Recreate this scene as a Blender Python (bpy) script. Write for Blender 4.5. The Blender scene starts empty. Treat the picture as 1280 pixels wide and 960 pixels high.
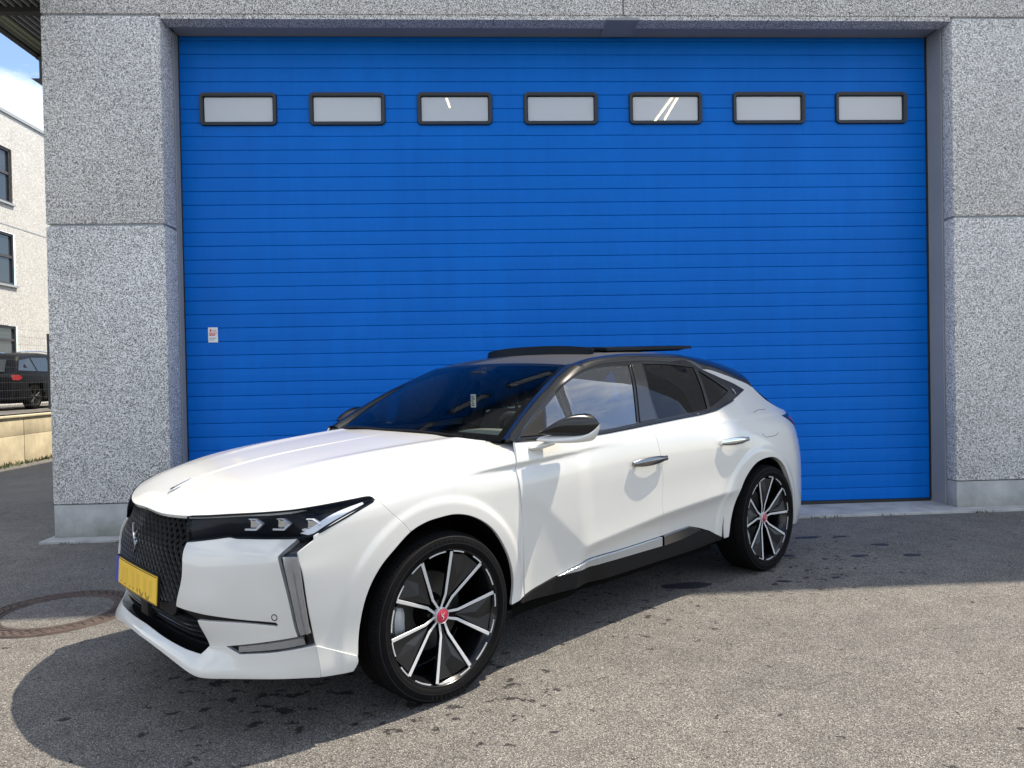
import bpy, bmesh, math, random
import numpy as np
from mathutils import Vector, Matrix
from mathutils.geometry import delaunay_2d_cdt
random.seed(7); rng = np.random.default_rng(7)
SC = bpy.context.scene; COL = SC.collection
# ---------------------------------------------------------------- camera
cam_d = bpy.data.cameras.new('camera'); cam = bpy.data.objects.new('camera', cam_d); COL.objects.link(cam); SC.camera = cam
cam_d.sensor_fit = 'HORIZONTAL'; cam_d.sensor_width = 36.0; cam_d.lens = 931.39 / 1280 * 36
cam_d.clip_start = .05; cam_d.clip_end = 3000
CR, CU, CF = Vector((0.99872, -0.04715, -0.01897)), Vector((0.01957, 0.01237, 0.99973)), Vector((0.04696, 0.99882, -0.01265))
CF.normalize(); CR = (CR - CF * CR.dot(CF)).normalized(); CU = CR.cross(CF)
M_ = Matrix((CR, CU, -CF)).transposed().to_4x4(); M_.translation = Vector((0, -6.4675, 1.3144)); cam.matrix_world = M_
# ---------------------------------------------------------------- light
SUN_EL, SUN_AZ = math.radians(60.0), math.radians(66.0)          # azimuth clockwise from +Y
SUN_DIR = Vector((math.sin(SUN_AZ) * math.cos(SUN_EL), math.cos(SUN_AZ) * math.cos(SUN_EL), math.sin(SUN_EL)))
sd = bpy.data.lights.new('sun', 'SUN'); sd.energy = 3.7; sd.angle = math.radians(.53); sd.color = (1.0, .89, .73)
so = bpy.data.objects.new('sun', sd); COL.objects.link(so); so.rotation_euler = (-SUN_DIR).to_track_quat('-Z', 'Y').to_euler()
so.location = SUN_DIR * 60
W = bpy.data.worlds.new('World'); SC.world = W; W.use_nodes = True
nt = W.node_tree; nt.nodes.clear(); N = nt.nodes.new; L = nt.links.new
sky = N('ShaderNodeTexSky'); sky.sky_type = 'NISHITA'; sky.sun_disc = False; sky.sun_elevation = SUN_EL; sky.sun_rotation = SUN_AZ
sky.air_density = 1.0; sky.dust_density = .7; sky.ozone_density = 1.8
tc = N('ShaderNodeTexCoord'); mp = N('ShaderNodeMapping'); mp.inputs['Scale'].default_value = (1.0, 1.0, 2.6); mp.inputs['Location'].default_value = (4.4, 8.8, 5.5)
nz = N('ShaderNodeTexNoise'); nz.inputs['Scale'].default_value = 2.1; nz.inputs['Detail'].default_value = 9; nz.inputs['Roughness'].default_value = .58
cr = N('ShaderNodeValToRGB'); cr.color_ramp.elements[0].position = .455; cr.color_ramp.elements[1].position = .60
mx = N('ShaderNodeMix'); mx.data_type = 'RGBA'; mx.inputs['B'].default_value = (8.3, 8.25, 8.1, 1)
bg = N('ShaderNodeBackground'); bg.inputs['Strength'].default_value = .118; ow = N('ShaderNodeOutputWorld')
L(tc.outputs['Generated'], mp.inputs['Vector']); L(mp.outputs[0], nz.inputs['Vector']); L(nz.outputs[0], cr.inputs[0]); L(cr.outputs['Color'], mx.inputs['Factor'])
L(sky.outputs[0], mx.inputs['A']); L(mx.outputs['Result'], bg.inputs[0]); L(bg.outputs[0], ow.inputs[0])
SC.view_settings.view_transform = 'Standard'; SC.view_settings.look = 'None'; SC.view_settings.exposure = 1.1; SC.view_settings.gamma = 1.0
SC.view_settings.use_curve_mapping = False
# ---------------------------------------------------------------- materials
MATS = {}
def mat(name, color, rough=.6, metal=0., coat=0., spec=.5, build=None, coat_rough=.03):
    m = bpy.data.materials.new(name); m.use_nodes = True; b = m.node_tree.nodes['Principled BSDF']
    b.inputs['Base Color'].default_value = (*color, 1); b.inputs['Roughness'].default_value = rough; b.inputs['Metallic'].default_value = metal
    b.inputs['Coat Weight'].default_value = coat; b.inputs['Coat Roughness'].default_value = coat_rough; b.inputs['Specular IOR Level'].default_value = spec
    if build: build(m.node_tree, b)
    MATS[name] = m; return m
def nd(t, kind, **kw):
    n = t.nodes.new(kind)
    for k, v in kw.items():
        if k in n.inputs: n.inputs[k].default_value = v
        else: setattr(n, k, v)
    return n
def ramp(t, stops, interp='LINEAR'):
    r = t.nodes.new('ShaderNodeValToRGB'); r.color_ramp.interpolation = interp
    while len(r.color_ramp.elements) < len(stops): r.color_ramp.elements.new(.5)
    for e, (p, c) in zip(r.color_ramp.elements, stops):
        e.position = p; e.color = (*c, 1) if len(c) == 3 else c
    return r
def mixc(t, a, b, f, mode='MIX'):
    m = t.nodes.new('ShaderNodeMix'); m.data_type = 'RGBA'; m.blend_type = mode
    for s, k in ((f, 'Factor'), (a, 'A'), (b, 'B')):
        if isinstance(s, (int, float)): m.inputs[k].default_value = s if k == 'Factor' else (s, s, s, 1)
        elif isinstance(s, tuple): m.inputs[k].default_value = (*s, 1)
        else: t.links.new(s, m.inputs[k])
    return m.outputs['Result']
def objco(t): return t.nodes.new('ShaderNodeTexCoord').outputs['Object']
def noise(t, co, scale, detail=4, rough=.5):
    n = nd(t, 'ShaderNodeTexNoise', Scale=scale, Detail=detail, Roughness=rough); t.links.new(co, n.inputs['Vector']); return n.outputs[0]
def bump(t, b, h, strength=.3, dist=.01):
    n = nd(t, 'ShaderNodeBump', Strength=strength, Distance=dist); t.links.new(h, n.inputs['Height']); t.links.new(n.outputs[0], b.inputs['Normal'])
def variation(amount=.06, scale=3.0, rv=.0):
    def f(t, b):
        c = b.inputs['Base Color'].default_value[:3]; co = objco(t); n = noise(t, co, scale, 6, .6)
        r = ramp(t, [(.3, tuple(x * (1 - amount) for x in c)), (.7, tuple(min(1, x * (1 + amount)) for x in c))]); t.links.new(n, r.inputs[0]); t.links.new(r.outputs[0], b.inputs['Base Color'])
        if rv:
            q = nd(t, 'ShaderNodeMapRange'); q.inputs['To Min'].default_value = max(0, b.inputs['Roughness'].default_value - rv); q.inputs['To Max'].default_value = b.inputs['Roughness'].default_value + rv
            t.links.new(n, q.inputs['Value']); t.links.new(q.outputs[0], b.inputs['Roughness'])
    return f
def speckle(dark, light, scale, dirt=.25):
    def f(t, b):                                     # washed aggregate: a pebble per cell
        co = objco(t)
        v = nd(t, 'ShaderNodeTexVoronoi', Scale=scale); t.links.new(co, v.inputs['Vector'])
        s = nd(t, 'ShaderNodeSeparateColor'); t.links.new(v.outputs['Color'], s.inputs[0])
        r = ramp(t, [(0, dark), (.18, tuple(a * .55 + l * .12 for a, l in zip(dark, light))), (.42, tuple(a * .5 + l * .42 for a, l in zip(dark, light))), (.75, light), (1, tuple(min(.82, l * 1.3) for l in light))]); t.links.new(s.outputs[0], r.inputs[0])
        n = noise(t, co, 1.3, 5, .6); q = ramp(t, [(.3, (1 - dirt,) * 3), (.7, (1, 1, 1))]); t.links.new(n, q.inputs[0])
        t.links.new(mixc(t, r.outputs[0], q.outputs[0], 1.0, 'MULTIPLY'), b.inputs['Base Color'])
        bump(t, b, v.outputs['Distance'], .5, .004)
    return f
def asphalt(t, b):
    co = objco(t)
    v = nd(t, 'ShaderNodeTexVoronoi', Scale=290.0); t.links.new(co, v.inputs['Vector'])
    s = nd(t, 'ShaderNodeSeparateColor'); t.links.new(v.outputs['Color'], s.inputs[0])
    r = ramp(t, [(0, (.036, .035, .034)), (.35, (.104, .100, .094)), (.72, (.172, .164, .153)), (.93, (.275, .257, .235)), (1, (.42, .40, .37))]); t.links.new(s.outputs[0], r.inputs[0])
    n = noise(t, co, .55, 7, .62); q = ramp(t, [(.30, (.78, .79, .80)), (.66, (1.05, 1.04, 1.02))]); t.links.new(n, q.inputs[0])
    n2 = noise(t, co, 5.0, 5, .7); q2 = ramp(t, [(.36, (.80,) * 3), (.6, (1,) * 3)]); t.links.new(n2, q2.inputs[0])
    c = mixc(t, mixc(t, r.outputs[0], q.outputs[0], 1.0, 'MULTIPLY'), q2.outputs[0], 1.0, 'MULTIPLY')
    # a few thin cracks
    wv = nd(t, 'ShaderNodeTexVoronoi', Scale=.42, feature='DISTANCE_TO_EDGE')
    dn = nd(t, 'ShaderNodeTexNoise', Scale=1.7, Detail=6.0); t.links.new(co, dn.inputs['Vector'])
    va = nd(t, 'ShaderNodeVectorMath', operation='MULTIPLY_ADD'); va.inputs[1].default_value = (.9, .9, .9); t.links.new(dn.outputs[1], va.inputs[0]); t.links.new(co, va.inputs[2]); t.links.new(va.outputs[0], wv.inputs['Vector'])
    cr = ramp(t, [(0, (.5,) * 3), (.004, (1,) * 3)]); t.links.new(wv.outputs[0], cr.inputs[0])
    c = mixc(t, c, cr.outputs[0], .6, 'MULTIPLY')
    # drips and splashes left by the wet car: irregular damp spots in four areas
    wn = nd(t, 'ShaderNodeTexNoise', Scale=12.0, Detail=7.0, Roughness=.62); mpw = nd(t, 'ShaderNodeMapping'); mpw.inputs['Scale'].default_value = (1.0, 1.15, 1.0); t.links.new(co, mpw.inputs[0]); t.links.new(mpw.outputs[0], wn.inputs['Vector'])
    tot = None
    for cx, cy, rr, amt in ((-.95, -3.15, .95, .095), (-.1, -3.3, .7, .085), (2.1, -1.5, 1.25, .075), (.75, -2.35, .9, .06)):
        d = nd(t, 'ShaderNodeVectorMath', operation='DISTANCE'); d.inputs[1].default_value = (cx, cy, 0); t.links.new(co, d.inputs[0])
        q = nd(t, 'ShaderNodeMapRange'); q.inputs['From Min'].default_value = rr; q.inputs['From Max'].default_value = rr * .25; q.inputs['To Max'].default_value = amt; t.links.new(d.outputs['Value'], q.inputs[0])
        if tot is None: tot = q.outputs[0]
        else: m_ = nd(t, 'ShaderNodeMath', operation='MAXIMUM'); t.links.new(tot, m_.inputs[0]); t.links.new(q.outputs[0], m_.inputs[1]); tot = m_.outputs[0]
    ad = nd(t, 'ShaderNodeMath', operation='ADD'); t.links.new(wn.outputs[0], ad.inputs[0]); t.links.new(tot, ad.inputs[1])
    wr = ramp(t, [(.655, (0, 0, 0)), (.685, (1, 1, 1))]); t.links.new(ad.outputs[0], wr.inputs[0])
    t.links.new(mixc(t, c, mixc(t, c, (.22, .22, .24), 1.0, 'MULTIPLY'), wr.outputs[0]), b.inputs['Base Color'])
    bump(t, b, v.outputs['Distance'], .4, .003)
def paint_dust(t, b):
    co = objco(t); n = noise(t, co, 2.2, 6, .6); r = ramp(t, [(.35, (.555, .553, .53)), (.7, (.58, .577, .55))]); t.links.new(n, r.inputs[0]); t.links.new(r.outputs[0], b.inputs['Base Color'])
    m = noise(t, co, 55, 3, .6); q = ramp(t, [(.45, (.02,) * 3), (.75, (.09,) * 3)]); t.links.new(m, q.inputs[0]); t.links.new(q.outputs[0], b.inputs['Coat Roughness'])
def glass(name, tint, trans, rough=.0, ior=1.52, fmax=1.0):
    m = bpy.data.materials.new(name); m.use_nodes = True; t = m.node_tree; t.nodes.clear()
    o = t.nodes.new('ShaderNodeOutputMaterial'); g = nd(t, 'ShaderNodeBsdfGlossy', Roughness=rough); g.inputs['Color'].default_value = (.95, .97, 1, 1)
    tr = t.nodes.new('ShaderNodeBsdfTransparent'); tr.inputs['Color'].default_value = (*[trans * c for c in tint], 1)
    f = nd(t, 'ShaderNodeFresnel', IOR=ior); mr = nd(t, 'ShaderNodeMapRange'); mr.inputs['From Max'].default_value = 1.0; mr.inputs['To Min'].default_value = .03; mr.inputs['To Max'].default_value = 1.0
    mr.inputs['To Min'].default_value = .0; mr.inputs['From Max'].default_value = fmax
    x = t.nodes.new('ShaderNodeMixShader'); t.links.new(f.outputs[0], mr.inputs['Value']); t.links.new(mr.outputs[0], x.inputs[0]); t.links.new(tr.outputs[0], x.inputs[1]); t.links.new(g.outputs[0], x.inputs[2]); t.links.new(x.outputs[0], o.inputs[0])
    MATS[name] = m; return m
def emis(name, col, s):
    m = mat(name, col, .5); b = m.node_tree.nodes['Principled BSDF']; b.inputs['Emission Color'].default_value = (*col, 1); b.inputs['Emission Strength'].default_value = s; return m
mat('asphalt', (.15,) * 3, .93, spec=.25, build=asphalt)
mat('stone', (.4,) * 3, .85, spec=.3, build=speckle((.085, .088, .090), (.90, .885, .855), 180.0, .12))
mat('far_stone', (.6,) * 3, .85, spec=.3, build=speckle((.49, .49, .475), (.56, .56, .545), 40.0, .1))
def smooth_concrete(t, b):
    co = objco(t); n = noise(t, co, 4, 8, .65); r = ramp(t, [(.3, (.27, .28, .28)), (.7, (.43, .44, .44))]); t.links.new(n, r.inputs[0])
    sx = t.nodes.new('ShaderNodeSeparateXYZ'); t.links.new(co, sx.inputs[0]); n2 = noise(t, co, 7, 6, .7)
    ad = nd(t, 'ShaderNodeMath', operation='MULTIPLY_ADD'); ad.inputs[1].default_value = -.22; t.links.new(n2, ad.inputs[0]); t.links.new(sx.outputs[2], ad.inputs[2])
    q = ramp(t, [(0, (.55, .55, .50)), (.07, (.74, .74, .70)), (.2, (1, 1, 1))]); mr = nd(t, 'ShaderNodeMapRange'); mr.inputs['From Min'].default_value = -.12; mr.inputs['From Max'].default_value = .88; t.links.new(ad.outputs[0], mr.inputs[0]); t.links.new(mr.outputs[0], q.inputs[0])
    t.links.new(mixc(t, r.outputs[0], q.outputs[0], 1.0, 'MULTIPLY'), b.inputs['Base Color']); bump(t, b, noise(t, co, 60, 4, .7), .25, .004)
mat('concrete', (.37,) * 3, .85, build=smooth_concrete)
mat('sill_concrete', (.34, .345, .34), .9, build=variation(.22, 6))
mat('old_concrete', (.46, .40, .275), .9, build=variation(.22, 2.2))
mat('wire_grey', (.07, .075, .08), .7); mat('joint_grey', (.30, .33, .36), .8)
mat('jamb_grey', (.27, .28, .29), .6, spec=.2, build=variation(.06, 3))
def door_paint(t, b):
    co = objco(t); n = noise(t, co, .9, 6, .6); r = ramp(t, [(.3, (.0015, .125, .52)), (.7, (.002, .148, .60))]); t.links.new(n, r.inputs[0])
    mp = nd(t, 'ShaderNodeMapping'); mp.inputs['Scale'].default_value = (9, 9, .8); t.links.new(co, mp.inputs[0]); st = noise(t, mp.outputs[0], 1.0, 6, .65)
    q = ramp(t, [(.33, (.80, .83, .86)), (.62, (1, 1, 1))]); t.links.new(st, q.inputs[0])
    t.links.new(mixc(t, r.outputs[0], q.outputs[0], .5, 'MULTIPLY'), b.inputs['Base Color'])
    q2 = nd(t, 'ShaderNodeMapRange'); q2.inputs['To Min'].default_value = .32; q2.inputs['To Max'].default_value = .50; t.links.new(st, q2.inputs[0]); t.links.new(q2.outputs[0], b.inputs['Roughness'])
    bump(t, b, noise(t, co, 240, 2, .5), .12, .001)
mat('door_blue', (.005, .10, .44), .45, spec=.10, build=door_paint)
mat('rubber', (.012, .013, .015), .6)
mat('frame_black', (.012, .016, .022), .45)
mat('steel_dark', (.035, .036, .038), .6)
mat('rib_light', (.34, .34, .33), .5); mat('roof_light', (.24, .25, .12), .5); mat('steel_sheet', (.07, .07, .075), .5, metal=.4, build=variation(.2, 5))
mat('cast_iron', (.070, .050, .042), .75, metal=.2, build=variation(.35, 18))
mat('wet', (.030, .031, .034), .55, spec=.4, build=variation(.2, 20))
mat('white_print', (.75, .75, .74), .6); mat('red_print', (.62, .10, .08), .6)
mat('weed', (.055, .085, .03), .8, build=variation(.4, 9)); mat('weed_dry', (.16, .14, .07), .9)
# car
mat('white_paint', (.81, .815, .805), .36, coat=.9, build=paint_dust)
mat('black_gloss', (.004, .004, .005), .2, spec=.35, coat=.25, coat_rough=.03)
mat('roof_dusty', (.030, .031, .032), .5, coat=.12, coat_rough=.2); mat('roof_black', (.006, .0065, .007), .18, spec=.5, coat=.45, coat_rough=.03)
mat('black_plastic', (.008, .008, .0085), .6, spec=.18, build=variation(.15, 30))
mat('void', (.004, .004, .004), .95, spec=.05)
mat('tyre_rubber', (.006, .006, .0065), .85, spec=.08, build=variation(.25, 40)); mat('tyre_print', (.014, .014, .0145), .7, spec=.15)
mat('guide_grey', (.50, .51, .53), .24, metal=.75); mat('lamp_black', (.003, .006, .012), .4, spec=.12); mat('mesh_black', (.025, .026, .028), .25, metal=.3, coat=.5); mat('mesh_line', (.10, .102, .105), .3, metal=.6); mat('rim_black', (.004, .004, .005), .25, spec=.3, coat=.2); mat('rim_panel', (.016, .016, .017), .38, spec=.35)
mat('machined', (.60, .61, .62), .35, metal=.25); mat('chrome', (.75, .76, .77), .10, metal=1.0); mat('strip_chrome', (.50, .54, .58), .18, metal=.7); mat('dark_chrome', (.22, .23, .24), .16, metal=1.0)
mat('disc_steel', (.07, .07, .07), .45, metal=.8); mat('caliper', (.42, .43, .43), .45, metal=.3)
mat('cap_red', (.42, .012, .05), .3, coat=.8); mat('plate_yellow', (.78, .50, .035), .4, build=variation(.05, 20)); mat('plate_blue', (.01, .04, .42), .4); mat('plate_faint', (.70, .43, .03), .45); mat('plate_smudge', (.33, .20, .02), .5); mat('plate_ink', (.09, .055, .01), .6)
mat('lamp_white', (.75, .77, .80), .18, coat=.6); mat('lamp_red', (.30, .008, .012), .2, coat=1.0)
mat('cloth_dark', (.045, .046, .047), .9, build=variation(.3, 50)); mat('cloth_light', (.17, .175, .17), .85, build=variation(.15, 30)); mat('dash', (.030, .031, .032), .6)
glass('windscreen_glass', (.90, .95, .88), .88, ior=1.22); glass('tint_glass', (.5, .55, .6), .04, fmax=1.5); glass('clear_glass', (.75, .82, .86), .28, fmax=.32); glass('lens_glass', (.95, .97, 1.0), .9, ior=1.16)
mat('suv_paint', (.0025, .003, .005), .5, spec=.12, coat=.06)
emis('tube_light', (1.0, .80, .42), 3.0)
def pane(t, b):
    tr = t.nodes.new('ShaderNodeBsdfTransparent'); x = t.nodes.new('ShaderNodeMixShader'); o = t.nodes['Material Output']
    x.inputs[0].default_value = .30; t.links.new(b.outputs[0], x.inputs[1]); t.links.new(tr.outputs[0], x.inputs[2]); t.links.new(x.outputs[0], o.inputs[0])
mat('door_pane', (.70, .74, .79), .22, coat=.5, build=pane)
mat('hall_wall', (.35, .36, .38), .9); mat('glass_sky', (.03, .04, .05), .06, spec=.6)
# ---------------------------------------------------------------- object helpers
def tag(o, label=None, cat=None, group=None, kind=None):
    for k, v in (('label', label), ('category', cat), ('group', group), ('kind', kind)):
        if v: o[k] = v
    return o
def empty(name, loc=(0, 0, 0), label=None, cat=None, group=None):
    o = bpy.data.objects.new(name, None); COL.objects.link(o); o.location = loc; o.empty_display_size = .2; return tag(o, label, cat, group)
def link(name, me, mats, parent=None):
    for m in ([mats] if isinstance(mats, str) else mats): me.materials.append(MATS[m])
    o = bpy.data.objects.new(name, me); COL.objects.link(o)
    if parent: o.parent = parent
    return o
def mesh(name, V, F, mats, parent=None, normals=None, smooth=False, mi=None):
    me = bpy.data.meshes.new(name); me.from_pydata([tuple(v) for v in V], [], F)
    if smooth or normals is not None: me.polygons.foreach_set('use_smooth', [True] * len(me.polygons))
    if mi is not None: me.polygons.foreach_set('material_index', mi)
    me.update()
    if normals is not None: me.normals_split_custom_set_from_vertices([tuple(n) for n in normals])
    return link(name, me, mats, parent)
class MB:                                            # collects shapes for one mesh object
    def __init__(s): s.V = []; s.F = []; s.I = []
    def add(s, V, F, mi=0):
        n = len(s.V); s.V += [tuple(v) for v in V]; s.F += [tuple(i + n for i in f) for f in F]; s.I += [mi] * len(F)
    def box(s, a, b, mi=0, c=0):
        (x0, y0, z0), (x1, y1, z1) = a, b
        if c <= 0:
            s.add([(x0,y0,z0),(x1,y0,z0),(x1,y1,z0),(x0,y1,z0),(x0,y0,z1),(x1,y0,z1),(x1,y1,z1),(x0,y1,z1)],
                  [(0,3,2,1),(4,5,6,7),(0,1,5,4),(1,2,6,5),(2,3,7,6),(3,0,4,7)], mi); return
        bm = bmesh.new(); bmesh.ops.create_cube(bm, size=1)
        for v in bm.verts: v.co = Vector(((x0+x1)/2 + v.co.x*(x1-x0), (y0+y1)/2 + v.co.y*(y1-y0), (z0+z1)/2 + v.co.z*(z1-z0)))
        bmesh.ops.bevel(bm, geom=bm.edges[:], offset=c, segments=2, affect='EDGES', profile=.5); s.bm(bm, mi)
    def bm(s, bm, mi=0, M=None):
        bm.verts.index_update(); s.add([(M @ v.co if M else v.co) for v in bm.verts], [[v.index for v in f.verts] for f in bm.faces], mi); bm.free()
    def tube(s, pts, r, n=8, mi=0, closed=False, cap=True, sy=1.0):
        pts = [Vector(p) for p in pts]; rings = []; rr = r if isinstance(r, (list, tuple)) else [r] * len(pts); up = Vector((0, 0, 1))
        for i, p in enumerate(pts):
            a = pts[i - 1] if (i or closed) else p; b = pts[(i + 1) % len(pts)] if (i < len(pts) - 1 or closed) else p
            d = (b - a).normalized(); x = d.cross(up if abs(d.z) < .95 else Vector((1, 0, 0))).normalized(); y = x.cross(d)
            rings.append([p + (x * math.cos(6.2832 * k / n) + y * math.sin(6.2832 * k / n) * sy) * rr[i] for k in range(n)])
        V = [v for g in rings for v in g]; F = []
        for i in range(len(pts) if closed else len(pts) - 1):
            j = (i + 1) % len(pts)
            for k in range(n): F.append((i*n+k, i*n+(k+1)%n, j*n+(k+1)%n, j*n+k))
        if cap and not closed: F.append(tuple(range(n))[::-1]); F.append(tuple((len(pts)-1)*n+k for k in range(n)))
        s.add(V, F, mi)
    def lathe(s, prof, n=48, axis='y', c=(0, 0, 0), mi=0, a0=0, a1=2 * math.pi):
        full = abs(a1 - a0 - 2 * math.pi) < 1e-6; m = n if full else n + 1; V = []; F = []
        for k in range(m):
            a = a0 + (a1 - a0) * k / n; ca, sa = math.cos(a), math.sin(a)
            for r, h in prof:
                if axis == 'y': V.append((c[0] + r * ca, c[1] + h, c[2] + r * sa))
                else: V.append((c[0] + r * ca, c[1] + r * sa, c[2] + h))
        q = len(prof)
        for k in range(n):
            k2 = (k + 1) % m
            for j in range(q - 1): F.append((k*q+j, k*q+j+1, k2*q+j+1, k2*q+j) if axis != 'y' else (k*q+j, k2*q+j, k2*q+j+1, k*q+j+1))
        s.add(V, F, mi)
    def prism(s, poly, h0, h1, M=None, mi=0):         # flat outline pushed from h0 to h1
        n = len(poly); V = [(x, y, h0) for x, y in poly] + [(x, y, h1) for x, y in poly]
        if M: V = [M @ Vector(v) for v in V]
        s.add(V, [tuple(range(n))[::-1], tuple(range(n, 2*n))] + [(i, (i+1)%n, n+(i+1)%n, n+i) for i in range(n)], mi)
    def build(s, name, mats, parent=None, smooth=False, bevel=0, angle=40):
        o = mesh(name, s.V, s.F, mats, parent, mi=s.I)
        if smooth or bevel:
            bm = bmesh.new(); bm.from_mesh(o.data); bmesh.ops.recalc_face_normals(bm, faces=bm.faces[:])
            for f in bm.faces: f.smooth = smooth
            lim = math.radians(angle)
            for e in bm.edges: e.smooth = not (len(e.link_faces) == 2 and e.calc_face_angle(0) > lim) 
            bm.to_mesh(o.data); bm.free()
        else:
            bm = bmesh.new(); bm.from_mesh(o.data); bmesh.ops.recalc_face_normals(bm, faces=bm.faces[:]); bm.to_mesh(o.data); bm.free()
        if bevel:
            b = o.modifiers.new('bevel', 'BEVEL'); b.width = bevel; b.segments = 2; b.limit_method = 'ANGLE'; b.angle_limit = math.radians(35)
        return o
# ================================================================ setting
GX, GY = .0056, .0042
def gz(x, y):
    z = GX * max(-12, min(12, x)) + GY * max(-14, min(3, y))
    k = min(1, max(0, (-4.2 - x) / 2.5)); q = min(1, max(0, (y - .6) / 9)); return z - .62 * k * k * (3 - 2 * k) * q * q * (3 - 2 * q)
def axis_pts(c, fine, near, far):
    p = [c + fine * i for i in range(-int(near / fine), int(near / fine) + 1)]; s = fine
    while p[-1] < far: s *= 1.5; p.append(p[-1] + s); p.insert(0, p[0] - s)
    return p
xs = axis_pts(-3, .5, 14, 900); ys = axis_pts(2, .5, 14, 900)
V = [(x, y, gz(x, y)) for y in ys for x in xs]; n = len(xs)
tag(mesh('ground', V, [(j*n+i, j*n+i+1, (j+1)*n+i+1, (j+1)*n+i) for j in range(len(ys)-1) for i in range(n-1)], 'asphalt', smooth=True), 'worn grey asphalt yard in front of the loading door', kind='structure')
# ---- the hall: stone wall panels round the door
XL, XA, XB, XR = -3.603, -2.62, 4.275, 8.6
ZL, ZT, DY = 4.40, 9.0, .37
hall = empty('warehouse', (0, 0, 0), 'washed grey stone warehouse wall framing the big blue door', 'building')
def stone_block(x0, x1, z0, z1, y1=.27, name='wall_panel', mt='stone', y0=0.0):
    m = MB(); m.box((x0, y0, z0), (x1, y1, z1), c=.014); return m.build(name, mt, hall, smooth=True)
JT = .012
for (x0, x1, yl) in ((XL, XA, .27), (XB, XR, .15)):
    stone_block(x0, x1, .285, 2.650 - JT, yl); stone_block(x0, x1, 2.650 + JT * .3, 4.418 - JT, yl)
    m = MB(); m.box((x0 + .004, .006, gz((x0+x1)/2, 0) - .25), (x1 - .004, yl, .280), c=.008); m.build('plinth', 'concrete', hall, smooth=True)
xj = 1.335
for x0, x1 in ((XL, xj - .0035), (xj + .0035, XR)): 
    m = MB(); m.box((x0, 0, ZL if False else 4.422), (x1, .17, ZT), c=.012); m.build('wall_panel', 'stone', hall, smooth=True)
m = MB()                                             # stone soffit strip of the lintel, wall body behind the panels
m.box((XA + .004, .012, 4.385), (XB - .004, .168, 4.424)); m.build('lintel', 'stone', hall)
m = MB(); m.box((XL + .02, .29, -.3), (XA - .03, .9, ZT - .02)); m.box((XB + .03, .172, -.3), (XR - .02, .9, ZT - .02)); m.box((XA - .03, .46, 4.43), (XB + .03, .9, ZT - .02))
m.box((XL + .03, .02, 2.60), (XA - .02, .26, 2.70)); m.box((XB + .02, .02, 2.60), (XR - .03, .14, 2.70)); m.box((XL + .03, .02, 4.38), (XA - .02, .26, 4.45)); m.box((XB + .02, .02, 4.38), (XR - .03, .14, 4.45))
m.build('wall_core', 'joint_grey', hall)
m = MB(); m.box((XL - .02, -.02, ZT), (XR + .02, .9, ZT + .07)); m.build('roof_edge', 'steel_dark', hall)
m = MB(); m.box((XL, .9, -.3), (XL + .3, 7.0, ZT)); m.box((XL, 6.7, -.3), (XR, 7.0, ZT)); m.box((XR - .3, .9, -.3), (XR, 6.7, ZT)); m.build('hall_wall', 'hall_wall', hall)
m = MB(); m.box((XL + .004, 7.0, -1.3), (XR, 34.0, 13.0)); m.build('shadow_block', 'far_stone', hall)  # unseen tall block, added to cast shade on the ground at the left
m = MB(); m.box((XL, .9, ZT - .12), (XR, 7.0, ZT - .02)); m.build('hall_roof', 'hall_wall', hall)
m = MB(); m.box((XL + .3, .9, -.05), (XR - .3, 6.7, .03)); m.build('hall_floor', 'sill_concrete', hall)
# grey steel jambs and head
m = MB(); m.box((XA - .06, .272, .0), (XA + .008, .46, 4.398)); m.build('door_jamb', 'jamb_grey', hall, bevel=.004)
m = MB(); m.box((XB - .008, .152, .0), (XB + .06, .46, 4.398)); m.build('door_jamb', 'jamb_grey', hall, bevel=.004)
m = MB(); m.box((XA + .008, .172, 4.402), (XB - .008, .46, 4.47)); m.build('door_head', 'jamb_grey', hall, bevel=.004)
m = MB(); m.box((1.185, -.006, 4.376), (1.475, .31, 4.40)); m.build('head_bracket', 'jamb_grey', hall, bevel=.004)
# concrete sill strip under the door
m = MB(); 
for x0, x1 in ((XL - .05, -.4), (-.395, 2.2), (2.205, 5.1), (5.105, XR)):
    za, zb = gz(x0, 0) + .022, gz(x1, 0) + .022
    V8 = [(x0,-.13,za-.2),(x1,-.13,zb-.2),(x1,.46,zb-.2),(x0,.46,za-.2),(x0,-.13,za),(x1,-.13,zb),(x1,.46,zb+.004),(x0,.46,za+.004)]
    m.add(V8, [(0,3,2,1),(4,5,6,7),(0,1,5,4),(1,2,6,5),(2,3,7,6),(3,0,4,7)])
m.build('door_sill', 'sill_concrete', hall, bevel=.006)
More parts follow.
